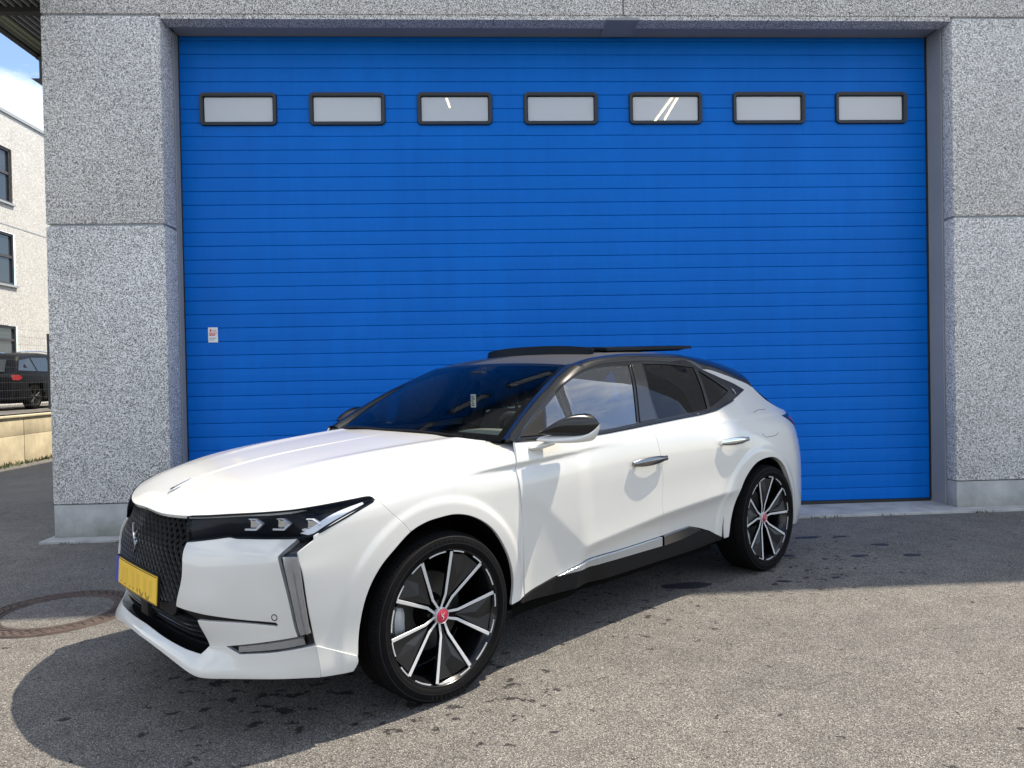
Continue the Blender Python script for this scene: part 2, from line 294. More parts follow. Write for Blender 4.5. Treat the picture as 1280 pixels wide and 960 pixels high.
# ---- the sectional door
door = empty('garage_door', ((XA + XB) / 2, DY, .05), 'tall bright blue ribbed sectional door with seven small windows', 'garage door')
dox, doy, doz = door.location
RIB = .1228; Z0, Z1 = .075, 4.40
WX = [(-2.437 + .9705 * i, -1.750 + .9705 * i) for i in range(7)]; WZ = (3.594, 3.894)
k = 0; z = Z1
while z > Z0 + .01:
    zt = z; zb = 4.361 if k == 0 else max(Z0, z - RIB); z = zb
    g = .0055
    prof = [(0.0, zb + g), (-.0016, (zb + zt) / 2), (0.0, zt - g), (.0035, zt - .001), (.034, zt - .001), (.034, zb + .001), (.0035, zb + .001)]   # (y, z)
    mb = MB(); cuts = [XA + .010] + [c for w in WX for c in (w[0] + .03, w[1] - .03)] + [XB - .010]
    hit = zt > WZ[0] + .03 and zb < WZ[1] - .03
    spans = [(cuts[0], cuts[-1])] if not hit else [(cuts[i], cuts[i+1]) for i in range(0, len(cuts) - 1, 2)]
    def add_span(x0, x1, pr):
        q = len(pr); V = [(x0 - dox, y, zz - doz) for y, zz in pr] + [(x1 - dox, y, zz - doz) for y, zz in pr]
        mb.add(V, [tuple(range(q)), tuple(range(q, 2*q))[::-1]] + [(i, q+i, q+(i+1)%q, (i+1)%q) for i in range(q)])
    for x0, x1 in spans: add_span(x0, x1, prof)
    if hit:
        lo, hi = (zb, min(zt, WZ[0] + .03)) if zb < WZ[0] + .03 else ((max(zb, WZ[1] - .03), zt) if zt > WZ[1] - .03 else (0, 0))
        if hi > lo + .004:
            for w in WX: add_span(w[0] + .03, w[1] - .03, [(0, lo + .001), (0, hi - .001), (.03, hi - .001), (.03, lo + .001)])
    mb.build('slat', 'door_blue', door, bevel=.0018); k += 1
for w0, w1 in WX:
    def rr(x0, x1, z0, z1, r, n=5):
        o = []
        for cx, cz, a0 in ((x1-r, z1-r, 0), (x0+r, z1-r, 90), (x0+r, z0+r, 180), (x1-r, z0+r, 270)):
            for i in range(n + 1): a = math.radians(a0 + 90 * i / n); o.append((cx + r * math.cos(a), cz + r * math.sin(a)))
        return o
    A1 = rr(w0, w1, *WZ, .045); A2 = rr(w0 + .006, w1 - .006, WZ[0] + .006, WZ[1] - .006, .040); B2 = rr(w0 + .032, w1 - .032, WZ[0] + .032, WZ[1] - .032, .016); B1 = rr(w0 + .042, w1 - .042, WZ[0] + .042, WZ[1] - .042, .010)
    q = len(A1); V = [(x - dox, .0, z - doz) for x, z in A1] + [(x - dox, -.024, z - doz) for x, z in A2] + [(x - dox, -.020, z - doz) for x, z in B2] + [(x - dox, .022, z - doz) for x, z in B1]
    fo = mesh('window_frame', V, [(r*q+i, r*q+(i+1)%q, (r+1)*q+(i+1)%q, (r+1)*q+i) for r in range(3) for i in range(q)], 'frame_black', door)
    mesh('pane', [(x - dox, .004, z - doz) for x, z in B1], [tuple(range(q))[::-1]], 'door_pane', fo)
m = MB(); m.box((XA + .012 - dox, -.004, .040 - doz), (XB - .012 - dox, .045, Z0 - .001 - doz)); m.build('bottom_seal', 'rubber', door)
m = MB(); m.box((XA + .012 - dox, .036, Z0 - doz), (XA + .06 - dox, .07, Z1 - doz)); m.box((XB - .06 - dox, .036, Z0 - doz), (XB - .012 - dox, .07, Z1 - doz)); m.build('edge_seal', 'rubber', door)
# vertical side seals, black
m = MB(); m.box((XA + .009 - dox, -.012, Z0 - doz), (XA + .016 - dox, .03, Z1 - doz)); m.box((XB - .024 - dox, -.012, Z0 - doz), (XB - .009 - dox, .03, Z1 - doz)); m.build('side_seal', 'rubber', door)
# sticker
st = MB(); st.box((-2.408, DY - .0045, 1.655), (-2.322, DY - .003, 1.790)); sto = st.build('sticker', 'white_print'); tag(sto, 'small white sticker with red marks on the blue door', 'sticker')
for z0, z1, x0, x1 in ((1.735, 1.742, -2.400, -2.330), (1.750, 1.775, -2.392, -2.378), (1.716, 1.728, -2.398, -2.345), (1.755, 1.762, -2.370, -2.335), (1.690, 1.696, -2.398, -2.340), (1.676, 1.681, -2.398, -2.355)):
    q = MB(); q.box((x0, DY - .0055, z0), (x1, DY - .0046, z1)); q.build('printed_mark', 'red_print' if z0 > 1.70 else 'joint_grey', sto)
# ceiling tubes inside the hall, seen through two of the panes
def tube_lamp(p, q, label):
    p, q = Vector(p), Vector(q); c = (p + q) / 2; r = empty('tube_lamp', c, label, 'lamp', 'ceiling tubes inside the hall')
    m = MB(); m.tube([p - c, q - c], .011, 8); m.build('tube', 'tube_light', r, smooth=True)
    m = MB(); m.tube([p - c + Vector((0, 0, .045)), q - c + Vector((0, 0, .045))], .028, 6); m.build('housing', 'steel_sheet', r)
tube_lamp((2.162, 1.5, 4.265), (2.151, 2.24, 4.265), 'lit tube on the left of the pair in the fifth door window')
tube_lamp((2.219, 1.5, 4.265), (2.254, 2.19, 4.265), 'lit tube on the right of the pair in the fifth door window')
tube_lamp((-.275, 1.45, 4.275), (-.241, 1.80, 4.275), 'single lit tube seen in the third door window')
# ---- steel canopy at the top left
can = empty('steel_canopy', (-4.4, 1.0, 4.7), 'dark steel canopy with ribbed underside at the top left corner', 'canopy')
for i in range(13):
    x = -4.50 + .068 * i + .05; m = MB(); m.box((x - .007 + 4.4, -3.0, .022), (x + .007 + 4.4, .6, .05)); m.build('rib', 'rib_light', can)
m = MB(); m.box((-.10, -3.0, .05), (.80, .6, .06)); m.build('roof_sheet', 'steel_sheet', can)
m = MB(); m.box((-.055, -.40, .034), (.10, .50, .046)); m.build('roof_light', 'roof_light', can)
m = MB(); m.box((-.12, -3.0, -.0), (-.06, .62, .12)); m.build('edge_beam', 'steel_dark', can)
for y in (-2.2, -.45, .55): m = MB(); m.box((-.10, y - .04, -.02), (.80, y + .04, .10)); m.build('cross_beam', 'steel_dark', can)
m = MB(); m.box((-.03, .44, -.26), (.30, .62, -.02), c=.01); m.prism([(-.10, -.26), (.30, -.26), (.30, -.44), (.09, -.40), (.02, -.34)], .42, .64, Matrix(((1, 0, 0, 0), (0, 0, 1, 0), (0, 1, 0, 0), (0, 0, 0, 1)))); m.build('bracket', 'steel_dark', can)
# ---- far left: white building, retaining wall, fence, dark car
fb = empty('office_building', (-17, 24, 0), 'pale speckled office building behind the fence on the left', 'building')
hz = 11.25
wins = [(-4.6, -2.02, 7.95, 9.95), (-4.6, -1.95, 4.95, 6.85), (-4.6, -1.93, 2.30, 3.45)]
m = MB()                                               # wall facing +x, with real openings (y from 14 to 44)
ycut = sorted({-12.0, 16.0} | {w[0] for w in wins} | {w[1] for w in wins}); zcut = sorted({-1.5, hz} | {w[2] for w in wins} | {w[3] for w in wins})
for a, b in zip(ycut, ycut[1:]):
    for c, d_ in zip(zcut, zcut[1:]):
        if any(w[0] <= (a+b)/2 <= w[1] and w[2] <= (c+d_)/2 <= w[3] for w in wins): continue
        m.add([(0,a,c),(0,b,c),(0,b,d_),(0,a,d_)], [(0,1,2,3)])
m.add([(-10,-12,hz),(0,-12,hz),(0,16,hz),(-10,16,hz)], [(0,1,2,3)]); m.add([(-10,-12,-1.5),(0,-12,-1.5),(0,-12,hz),(-10,-12,hz)], [(0,1,2,3)])
m.build('wall', 'far_stone', fb)
m = MB(); m.box((.003, -12, hz - .06), (.06, 16, hz + .06)); m.build('roof_edge', 'joint_grey', fb)
m = MB(); m.box((.002, -12, 7.10), (.010, 16, 7.14)); m.build('wall_joint', 'joint_grey', fb)
for wy0, wy1, wz0, wz1 in wins:
    m = MB(); t_ = .09
    for a, b in (((-.18, wy0, wz0), (-.06, wy0 + t_, wz1)), ((-.18, wy1 - t_, wz0), (-.06, wy1, wz1)), ((-.18, wy0 + t_, wz0), (-.06, wy1 - t_, wz0 + t_)), ((-.18, wy0 + t_, wz1 - t_), (-.06, wy1 - t_, wz1)), ((-.17, wy0 + t_, (wz0*.45+wz1*.55) - .05), (-.07, wy1 - t_, (wz0*.45+wz1*.55) + .05))): m.box(a, b)
    w_ = m.build('window', 'steel_sheet', fb); m = MB(); m.add([(-.12, wy0 + .02, wz0 + .02), (-.12, wy1 - .02, wz0 + .02), (-.12, wy1 - .02, wz1 - .02), (-.12, wy0 + .02, wz1 - .02)], [(0,1,2,3)]); m.build('pane', 'glass_sky', w_)
    m = MB(); m.box((-.2, wy0 - .05, wz0 - .08), (.08, wy1 + .05, wz0 - .003)); m.build('sill', 'joint_grey', w_)
    m = MB(); m.box((-.5, wy0 - .1, wz0 - .1), (-.4, wy1 + .1, wz1 + .1)); m.build('room_dark', 'void', w_)
rw = empty('retaining_wall', (-11.5, 13, -.6), 'low beige concrete retaining wall under the parked dark car', 'wall')
yy = -3.0
while yy < 12:
    m = MB(); m.box((-.35, yy, -.4), (0, yy + 1.48, .62), c=.01); m.build('wall_block', 'old_concrete', rw, smooth=True); m = MB(); m.box((-.345, yy, .625), (-.003, yy + 1.48, 1.07), c=.01); m.build('wall_block', 'old_concrete', rw, smooth=True); yy += 1.5
m = MB(); m.box((-.40, -3, 1.073), (.04, 12, 1.12), c=.008); m.build('coping', 'old_concrete', rw, smooth=True)
tag(mesh('terrace', [(-11.8,8,.55),(-11.8,60,.55),(-17.2,60,.55),(-17.2,8,.55),(-11.8,8,-1.5),(-17.2,8,-1.5)], [(0,1,2,3),(0,3,5,4)], 'asphalt'), 'raised asphalt yard behind the retaining wall', kind='structure')
fe = empty('mesh_fence', (-11.95, 13, .6), 'thin grey wire mesh fence standing on the retaining wall', 'fence')
for y in (-2.0, .48 - 1.0, 1.98, 4.46): m = MB(); m.box((-.03, y - .03, 0), (.03, y + .03, 2.1)); m.build('post', 'steel_dark', fe)
m = MB()
for i in range(11): m.box((-.002, -2.0, .15 + .2 * i), (.002, 5.5, .154 + .2 * i))
for i in range(75): m.box((-.001, -2 + .1 * i, .1), (.001, -1.998 + .1 * i, 2.0))
tag(m.build('wire_mesh', 'wire_grey', fe), kind='stuff')
m = MB()
for i in range(420):
    y = random.uniform(-2, 5); x = random.gauss(.16, .08); h = random.uniform(.03, .13); a = random.uniform(0, 6.28); dx, dy = math.cos(a) * .025, math.sin(a) * .025; z = gz(-11.5 + x, 13 + y) + .6
    m.add([(x - dx, y - dy, z), (x + dx, y + dy, z), (x + random.uniform(-.06, .06), y + random.uniform(-.06, .06), z + h)], [(0, 1, 2)], 0 if random.random() < .6 else 1)
wd = m.build('weeds', ['weed', 'weed_dry']); wd.location = (-11.5, 13, -.6); tag(wd, 'weeds growing along the foot of the retaining wall', 'weeds', kind='stuff')
# ---------------------------------------------------------------- car surfaces (u forward, v left, w up, metres)
def pchip(x, y, xi):
    x = np.asarray(x, float); y = np.asarray(y, float); xi = np.asarray(xi, float)
    h = np.diff(x); sh = (-1,) + (1,) * (y.ndim - 1)
    d = np.diff(y, axis=0) / h.reshape(sh)
    m = np.zeros_like(y)
    if len(x) > 2:
        w1 = (2 * h[1:] + h[:-1]).reshape(sh); w2 = (h[1:] + 2 * h[:-1]).reshape(sh)
        a, b = d[:-1], d[1:]
        ok = a * b > 0
        aa = np.where(ok, a, 1); bb = np.where(ok, b, 1)
        m[1:-1] = np.where(ok, (w1 + w2) / (w1 / aa + w2 / bb), 0)
    m[0] = d[0]; m[-1] = d[-1]
    k = np.clip(np.searchsorted(x, xi) - 1, 0, len(x) - 2)
    t = ((xi - x[k]) / h[k]).reshape(sh); hk = h[k].reshape(sh)
    t2 = t * t; t3 = t2 * t
    return (2*t3-3*t2+1)*y[k] + (t3-2*t2+t)*hk*m[k] + (-2*t3+3*t2)*y[k+1] + (t3-t2)*hk*m[k+1]
def smooth_axis(a, sig, axis):
    if sig <= 0: return a
    r = int(3 * sig + 1); k = np.exp(-.5 * (np.arange(-r, r + 1) / sig) ** 2); k /= k.sum()
    a = np.moveaxis(a, axis, 0)
    lo = 2 * a[:1] - a[1:r+1][::-1]; hi = 2 * a[-1:] - a[-r-1:-1][::-1]
    p = np.concatenate([lo, a, hi]); o = np.zeros_like(a)
    for i, c in enumerate(k): o += c * p[i:i + len(a)]
    return np.moveaxis(o, 0, axis)
def sstep(a, b, x):
    t = np.clip((x - a) / (b - a), 0, 1); return t * t * (3 - 2 * t)
class Chart:                                   # a smooth surface sampled on a regular grid, cubic in between
    def __init__(s, a0, a1, na, b0, b1, nb, P):
        s.a0, s.a1, s.na, s.b0, s.b1, s.nb, s.P = a0, a1, na, b0, b1, nb, P
    def ev(s, a, b):
        a = np.asarray(a, float); b = np.asarray(b, float)
        x = np.clip((a - s.a0) / (s.a1 - s.a0) * (s.na - 1), 0, s.na - 1.0001); y = np.clip((b - s.b0) / (s.b1 - s.b0) * (s.nb - 1), 0, s.nb - 1.0001)
        i = x.astype(int); j = y.astype(int); fx = x - i; fy = y - j
        def cw(t): return [(-t+2*t*t-t**3)/2, (2-5*t*t+3*t**3)/2, (t+4*t*t-3*t**3)/2, (-t*t+t**3)/2]
        wx, wy = cw(fx), cw(fy); o = 0
        for p in range(4):
            ii = np.clip(i + p - 1, 0, s.na - 1)
            for q in range(4):
                jj = np.clip(j + q - 1, 0, s.nb - 1)
                o = o + (wx[p] * wy[q])[..., None] * s.P[ii, jj]
        return o
    def nrm(s, a, b):
        ea = (s.a1 - s.a0) / (s.na - 1) * .5; eb = (s.b1 - s.b0) / (s.nb - 1) * .5
        n = np.cross(s.ev(a + ea, b) - s.ev(a - ea, b), s.ev(a, b + eb) - s.ev(a, b - eb)) * s.flip
        return n / np.maximum(np.linalg.norm(n, axis=-1, keepdims=True), 1e-9)
def seg_dist(u, w, p, q):                      # distance to a segment, and how far along it
    du, dw = q[0] - p[0], q[1] - p[1]; L2 = du * du + dw * dw
    t = np.clip(((u - p[0]) * du + (w - p[1]) * dw) / L2, 0, 1)
    return np.hypot(u - p[0] - t * du, w - p[1] - t * dw), t
def relief(u, w):                              # pressed lines of the flank, metres outward
    d = np.zeros_like(u)
    # rounded lips round the two wheel openings
    for cu, cw, r0 in ((.012, .362, .405), (-2.585, .345, .405)):
        r = np.hypot(u - cu, w - cw)
        d += .0075 * (1 - sstep(r0 + .048, r0 + .074, r)) * sstep(.20, .30, w)
    # shoulder swage: a soft hollow under a line
    ws = np.interp(u, [-3.3, -2.48, -2.0, -1.07, -.428, -.127, .1], [.995, 1.0, .972, .942, .912, .902, .90])
    amp = np.interp(u, [-3.4, -3.0, -2.5, -2.1, -1.9, -1.25, -.95, -.46, -.25, -.08], [0, .006, .007, .004, .0, .0, .007, .014, .010, 0])
    x = (w - ws)
    d += -amp * np.exp(-(np.where(x > 0, x / .006, x / .05)) ** 2)
    # lower door: blade line rising to the rear, surface turned under below it
    wl = np.interp(u, [-2.35, -2.228, -1.521, -.901, -.70], [.578, .572, .53, .468, .455])
    f = sstep(-2.42, -2.12, u) * (1 - sstep(-.97, -.84, u))
    below = np.maximum(wl - w, 0); above = np.maximum(w - wl, 0)
    d += f * (-.036 * np.tanh(below * .55 / .036) - .014 * np.tanh(above * .13 / .014))
    # facet ahead of the blade
    k0, k1 = (-.60, .72), (-.93, .44)
    nx, ny = -(k1[1] - k0[1]), (k1[0] - k0[0]); nl = np.hypot(nx, ny); nx, ny = nx / nl, ny / nl
    sd = (u - k0[0]) * nx + (w - k0[1]) * ny
    sgn = 1.0 if ((-.5 - k0[0]) * nx + (.4 - k0[1]) * ny) > 0 else -1.0
    ahead = np.maximum(sd * sgn, 0)
    d += -.022 * np.tanh(ahead * .16 / .022) * (1 - sstep(.70, .80, w)) * (1 - sstep(-.55, -.40, u)) * sstep(-1.15, -.98, u)
    return d
# flank: (u, w) -> v
S_W = [.18, .26, .36, .50, .64, .76, .86, .93, .98, 1.03, 1.10, 1.20, 1.30, 1.345, 1.42]
S_T = [
 (.30,  [.855,.895,.895,.905,.91,.905,.895,.88,.86,.835,.80,.75,.695,.665,.61]),
 (-.4,  [.85,.885,.888,.897,.90,.90,.895,.885,.866,.835,.80,.75,.695,.665,.61]),
 (-1.0, [.84,.872,.88,.887,.892,.892,.887,.877,.861,.832,.80,.75,.695,.665,.61]),
 (-1.5, [.84,.872,.88,.887,.892,.892,.887,.877,.862,.835,.80,.75,.695,.662,.61]),
 (-2.0, [.845,.877,.887,.893,.897,.897,.892,.882,.866,.842,.805,.752,.69,.655,.60]),
 (-2.4, [.86,.89,.90,.908,.91,.908,.90,.886,.866,.833,.788,.728,.665,.632,.58]),
 (-2.75,[.87,.895,.906,.913,.915,.91,.895,.872,.843,.80,.752,.69,.63,.60,.55]),
 (-3.05,[.855,.88,.89,.897,.897,.888,.868,.842,.807,.76,.706,.645,.58,.55,.50]),
 (-3.25,[.80,.825,.838,.843,.842,.832,.81,.785,.75,.70,.645,.58,.51,.48,.43]),
 (-3.40,[.725,.755,.768,.772,.77,.758,.738,.715,.68,.625,.56,.49,.43,.40,.36]),
 (-3.50,[.60,.64,.66,.665,.66,.645,.62,.60,.56,.50,.44,.38,.32,.30,.26])]
def make_S():
    na, nb = 781, 253
    u = np.linspace(-3.50, .40, na); w = np.linspace(.18, 1.44, nb)
    T = sorted(S_T); tu = [t[0] for t in T]; tv = np.array([t[1] for t in T])
    V = pchip(tu, tv, u); V = pchip(S_W, V.T, w).T
    V = smooth_axis(smooth_axis(V, 10, 0), 4.4, 1)
    U, W = np.meshgrid(u, w, indexing='ij')
    D = smooth_axis(smooth_axis(relief(U, W), 1.5, 0), 1.3, 1)
    c = Chart(-3.50, .40, na, .18, 1.44, nb, np.stack([U, V + D, W], -1)); c.flip = -1
    return c
# bonnet and wing: sections across the car, (u, b) with b close to arc length from the sill up and over to the centre
A_U = [.86, .75, .62, .50, .40, .25, .0, -.25, -.5, -.7]
A_VM = [.83, .85, .876, .89, .90, .911, .916, .906, .897, .893]
A_K6 = [(.815,.70),(.838,.745),(.864,.795),(.878,.818),(.888,.835),(.898,.852),(.903,.872),(.894,.888),(.886,.905),(.882,.91)]
A_K7 = [(.78,.72),(.805,.765),(.840,.822),(.85,.848),(.858,.868),(.868,.892),(.874,.918),(.873,.938),(.869,.955),(.867,.96)]
A_K8 = [(.74,.735),(.76,.78),(.785,.838),(.797,.868),(.803,.891),(.81,.916),(.82,.946),(.83,.968),(.842,.988),(.84,.995)]
A_K9 = [.715, .785, .845, .883, .912, .938, .968, .988, 1.003, 1.008]
A_K10 = [.735, .815, .880, .916, .942, .968, .996, 1.015, 1.030, 1.035]
A_K11 = [.775, .846, .908, .934, .954, .976, 1.002, 1.022, 1.037, 1.042]
A_K12 = [.802, .864, .916, .941, .960, .980, 1.005, 1.026, 1.042, 1.048]
A_K13 = [.812, .871, .919, .943, .961, .981, 1.006, 1.027, 1.044, 1.05]
A_B = [0, .08, .18, .32, .46, .58, .69, .75, .81, .885, 1.04, 1.21, 1.41, 1.61]
def make_A():
    n = len(A_U); K = np.zeros((n, 14, 2))
    for i in range(n):
        vm = A_VM[i]
        for k, (w, t) in enumerate(((.18,.05),(.26,.012),(.36,.016),(.50,.006),(.64,0),(.76,.004))):
            wm = min(1, A_K6[i][1] / .86)
            K[i, k] = (vm - t, .18 + (w - .18) * ((A_K6[i][1] - .18 - .07) / .62 if A_K6[i][1] < .87 and k > 3 and w > (A_K6[i][1] - .06) else 1))
        K[i, 6] = A_K6[i]; K[i, 7] = A_K7[i]; K[i, 8] = A_K8[i]
        for k, (v, tab) in enumerate(((.72, A_K9), (.57, A_K10), (.40, A_K11), (.20, A_K12), (0, A_K13))):
            K[i, 9 + k] = (v, tab[i])
    order = np.argsort(A_U); uu = np.array(A_U)[order]; K = K[order]
    na, nb = 313, 323
    u = np.linspace(-.70, .86, na); b = np.linspace(0, 1.61, nb)
    G = pchip(uu, K, u); G = pchip(A_B, np.moveaxis(G, 1, 0), b); G = np.moveaxis(G, 0, 1)
    V, W = G[..., 0], G[..., 1]
    # mirror across the centre line before smoothing
    Vm = np.concatenate([V, -V[:, -2::-1]], 1); Wm = np.concatenate([W, W[:, -2::-1]], 1)
    Vm = smooth_axis(smooth_axis(Vm, 10, 0), 5.2, 1); Wm = smooth_axis(smooth_axis(Wm, 10, 0), 5.2, 1)
    V, W = Vm[:, :nb], Wm[:, :nb]
    U = np.repeat(u[:, None], nb, 1)
    V = V + smooth_axis(smooth_axis(relief(U, W), 1.5, 0), 1.3, 1) * (np.arange(nb) < 160)
    # two soft ridges on the bonnet
    bb = np.repeat(b[None], na, 0)
    rid = np.interp(U, [-.5, .2, .6, .8], [.55, .45, .36, .30])
    W = W + .006 * np.exp(-((V - rid) / .05) ** 2) * (bb > 1.0) * (1 - sstep(.15, .55, U))
    c = Chart(-.70, .86, na, 0, 1.61, nb, np.stack([U, V, W], -1)); c.flip = -1
    return c
# nose: (s, w) with s = share of the half width to the corner
F_V = [0, .20, .37, .50, .62, .75, 1.0]
F_T = [
 (.19, [.865,.86,.85,.82,.73,.63], .53),
 (.25, [.895,.888,.878,.854,.760,.66], .545),
 (.285, [.895,.887,.872,.842,.752,.656], .549),
 (.345,[.850,.845,.835,.806,.742,.650], .552),
 (.43, [.885,.880,.866,.825,.752,.655], .580),
 (.50, [.900,.893,.873,.832,.758,.660], .592),
 (.57, [.905,.894,.869,.823,.757,.660], .603),
 (.66, [.902,.889,.858,.809,.748,.657], .612),
 (.69, [.900,.884,.847,.798,.740,.652], .618),
 (.745,[.883,.860,.812,.757,.690,.590], .585),
 (.77, [.877,.853,.805,.748,.675,.565], .550),
 (.81, [.860,.838,.797,.742,.665,.535], .460),
 (.845,[.840,.824,.790,.740,.655,.520], .375),
 (.88, [.82,.80,.77,.72,.63,.50], .29)]
def make_F(A):
    # corner lies on the wing surface
    wr = [t[0] for t in F_T]; rows = []
    bb = np.linspace(0, 1.0, 300)
    for w, us, uc in F_T:
        Q = A.ev(np.full(300, uc), bb); k = np.argmax(Q[:, 2] >= w) if Q[-1, 2] >= w else 299
        vc = Q[k, 1]
        vs = F_V[:-1] + [vc]; uu = us + [uc]
        s = np.linspace(0, 1, 101)
        rows.append(np.stack([pchip(vs, np.array(uu), s * vc), s * vc], -1))
    w = np.linspace(.19, .88, 139)
    G = pchip(wr, np.array(rows), w)               # (w, s, 2)
    U = G[..., 0].T; V = G[..., 1].T
    Um = np.concatenate([U[:0:-1], U], 0)
    Um = smooth_axis(smooth_axis(Um, 1.2, 0), 1.6, 1); U = np.concatenate([Um[100:-1], U[-1:]], 0)
    V = np.concatenate([V[:-1], V[-1:]], 0)
    W = np.repeat(w[None], 101, 0)
    c = Chart(0, 1, 101, .19, .88, 139, np.stack([U, V, W], -1)); c.flip = 1
    return c
# roof skin (u, v) -> w
R_U = [-3.25, -3.1, -2.9, -2.6, -2.3, -2.0, -1.7, -1.4, -1.25, -1.12, -1.0]
R_W = [1.245, 1.295, 1.345, 1.405, 1.438, 1.455, 1.455, 1.440, 1.420, 1.389, 1.345]
def make_R():
    na, nb = 180, 60
    u = np.linspace(-3.25, -1.0, na); v = np.linspace(-.62, .62, nb)
    wc = smooth_axis(pchip(R_U[:], np.array(R_W), u), 3, 0)
    U, V = np.meshgrid(u, v, indexing='ij')
    W = wc[:, None] - .026 * (np.abs(V) / .57) ** 2.4
    c = Chart(-3.25, -1.0, na, -.62, .62, nb, np.stack([U, V, W], -1)); c.flip = 1
    return c
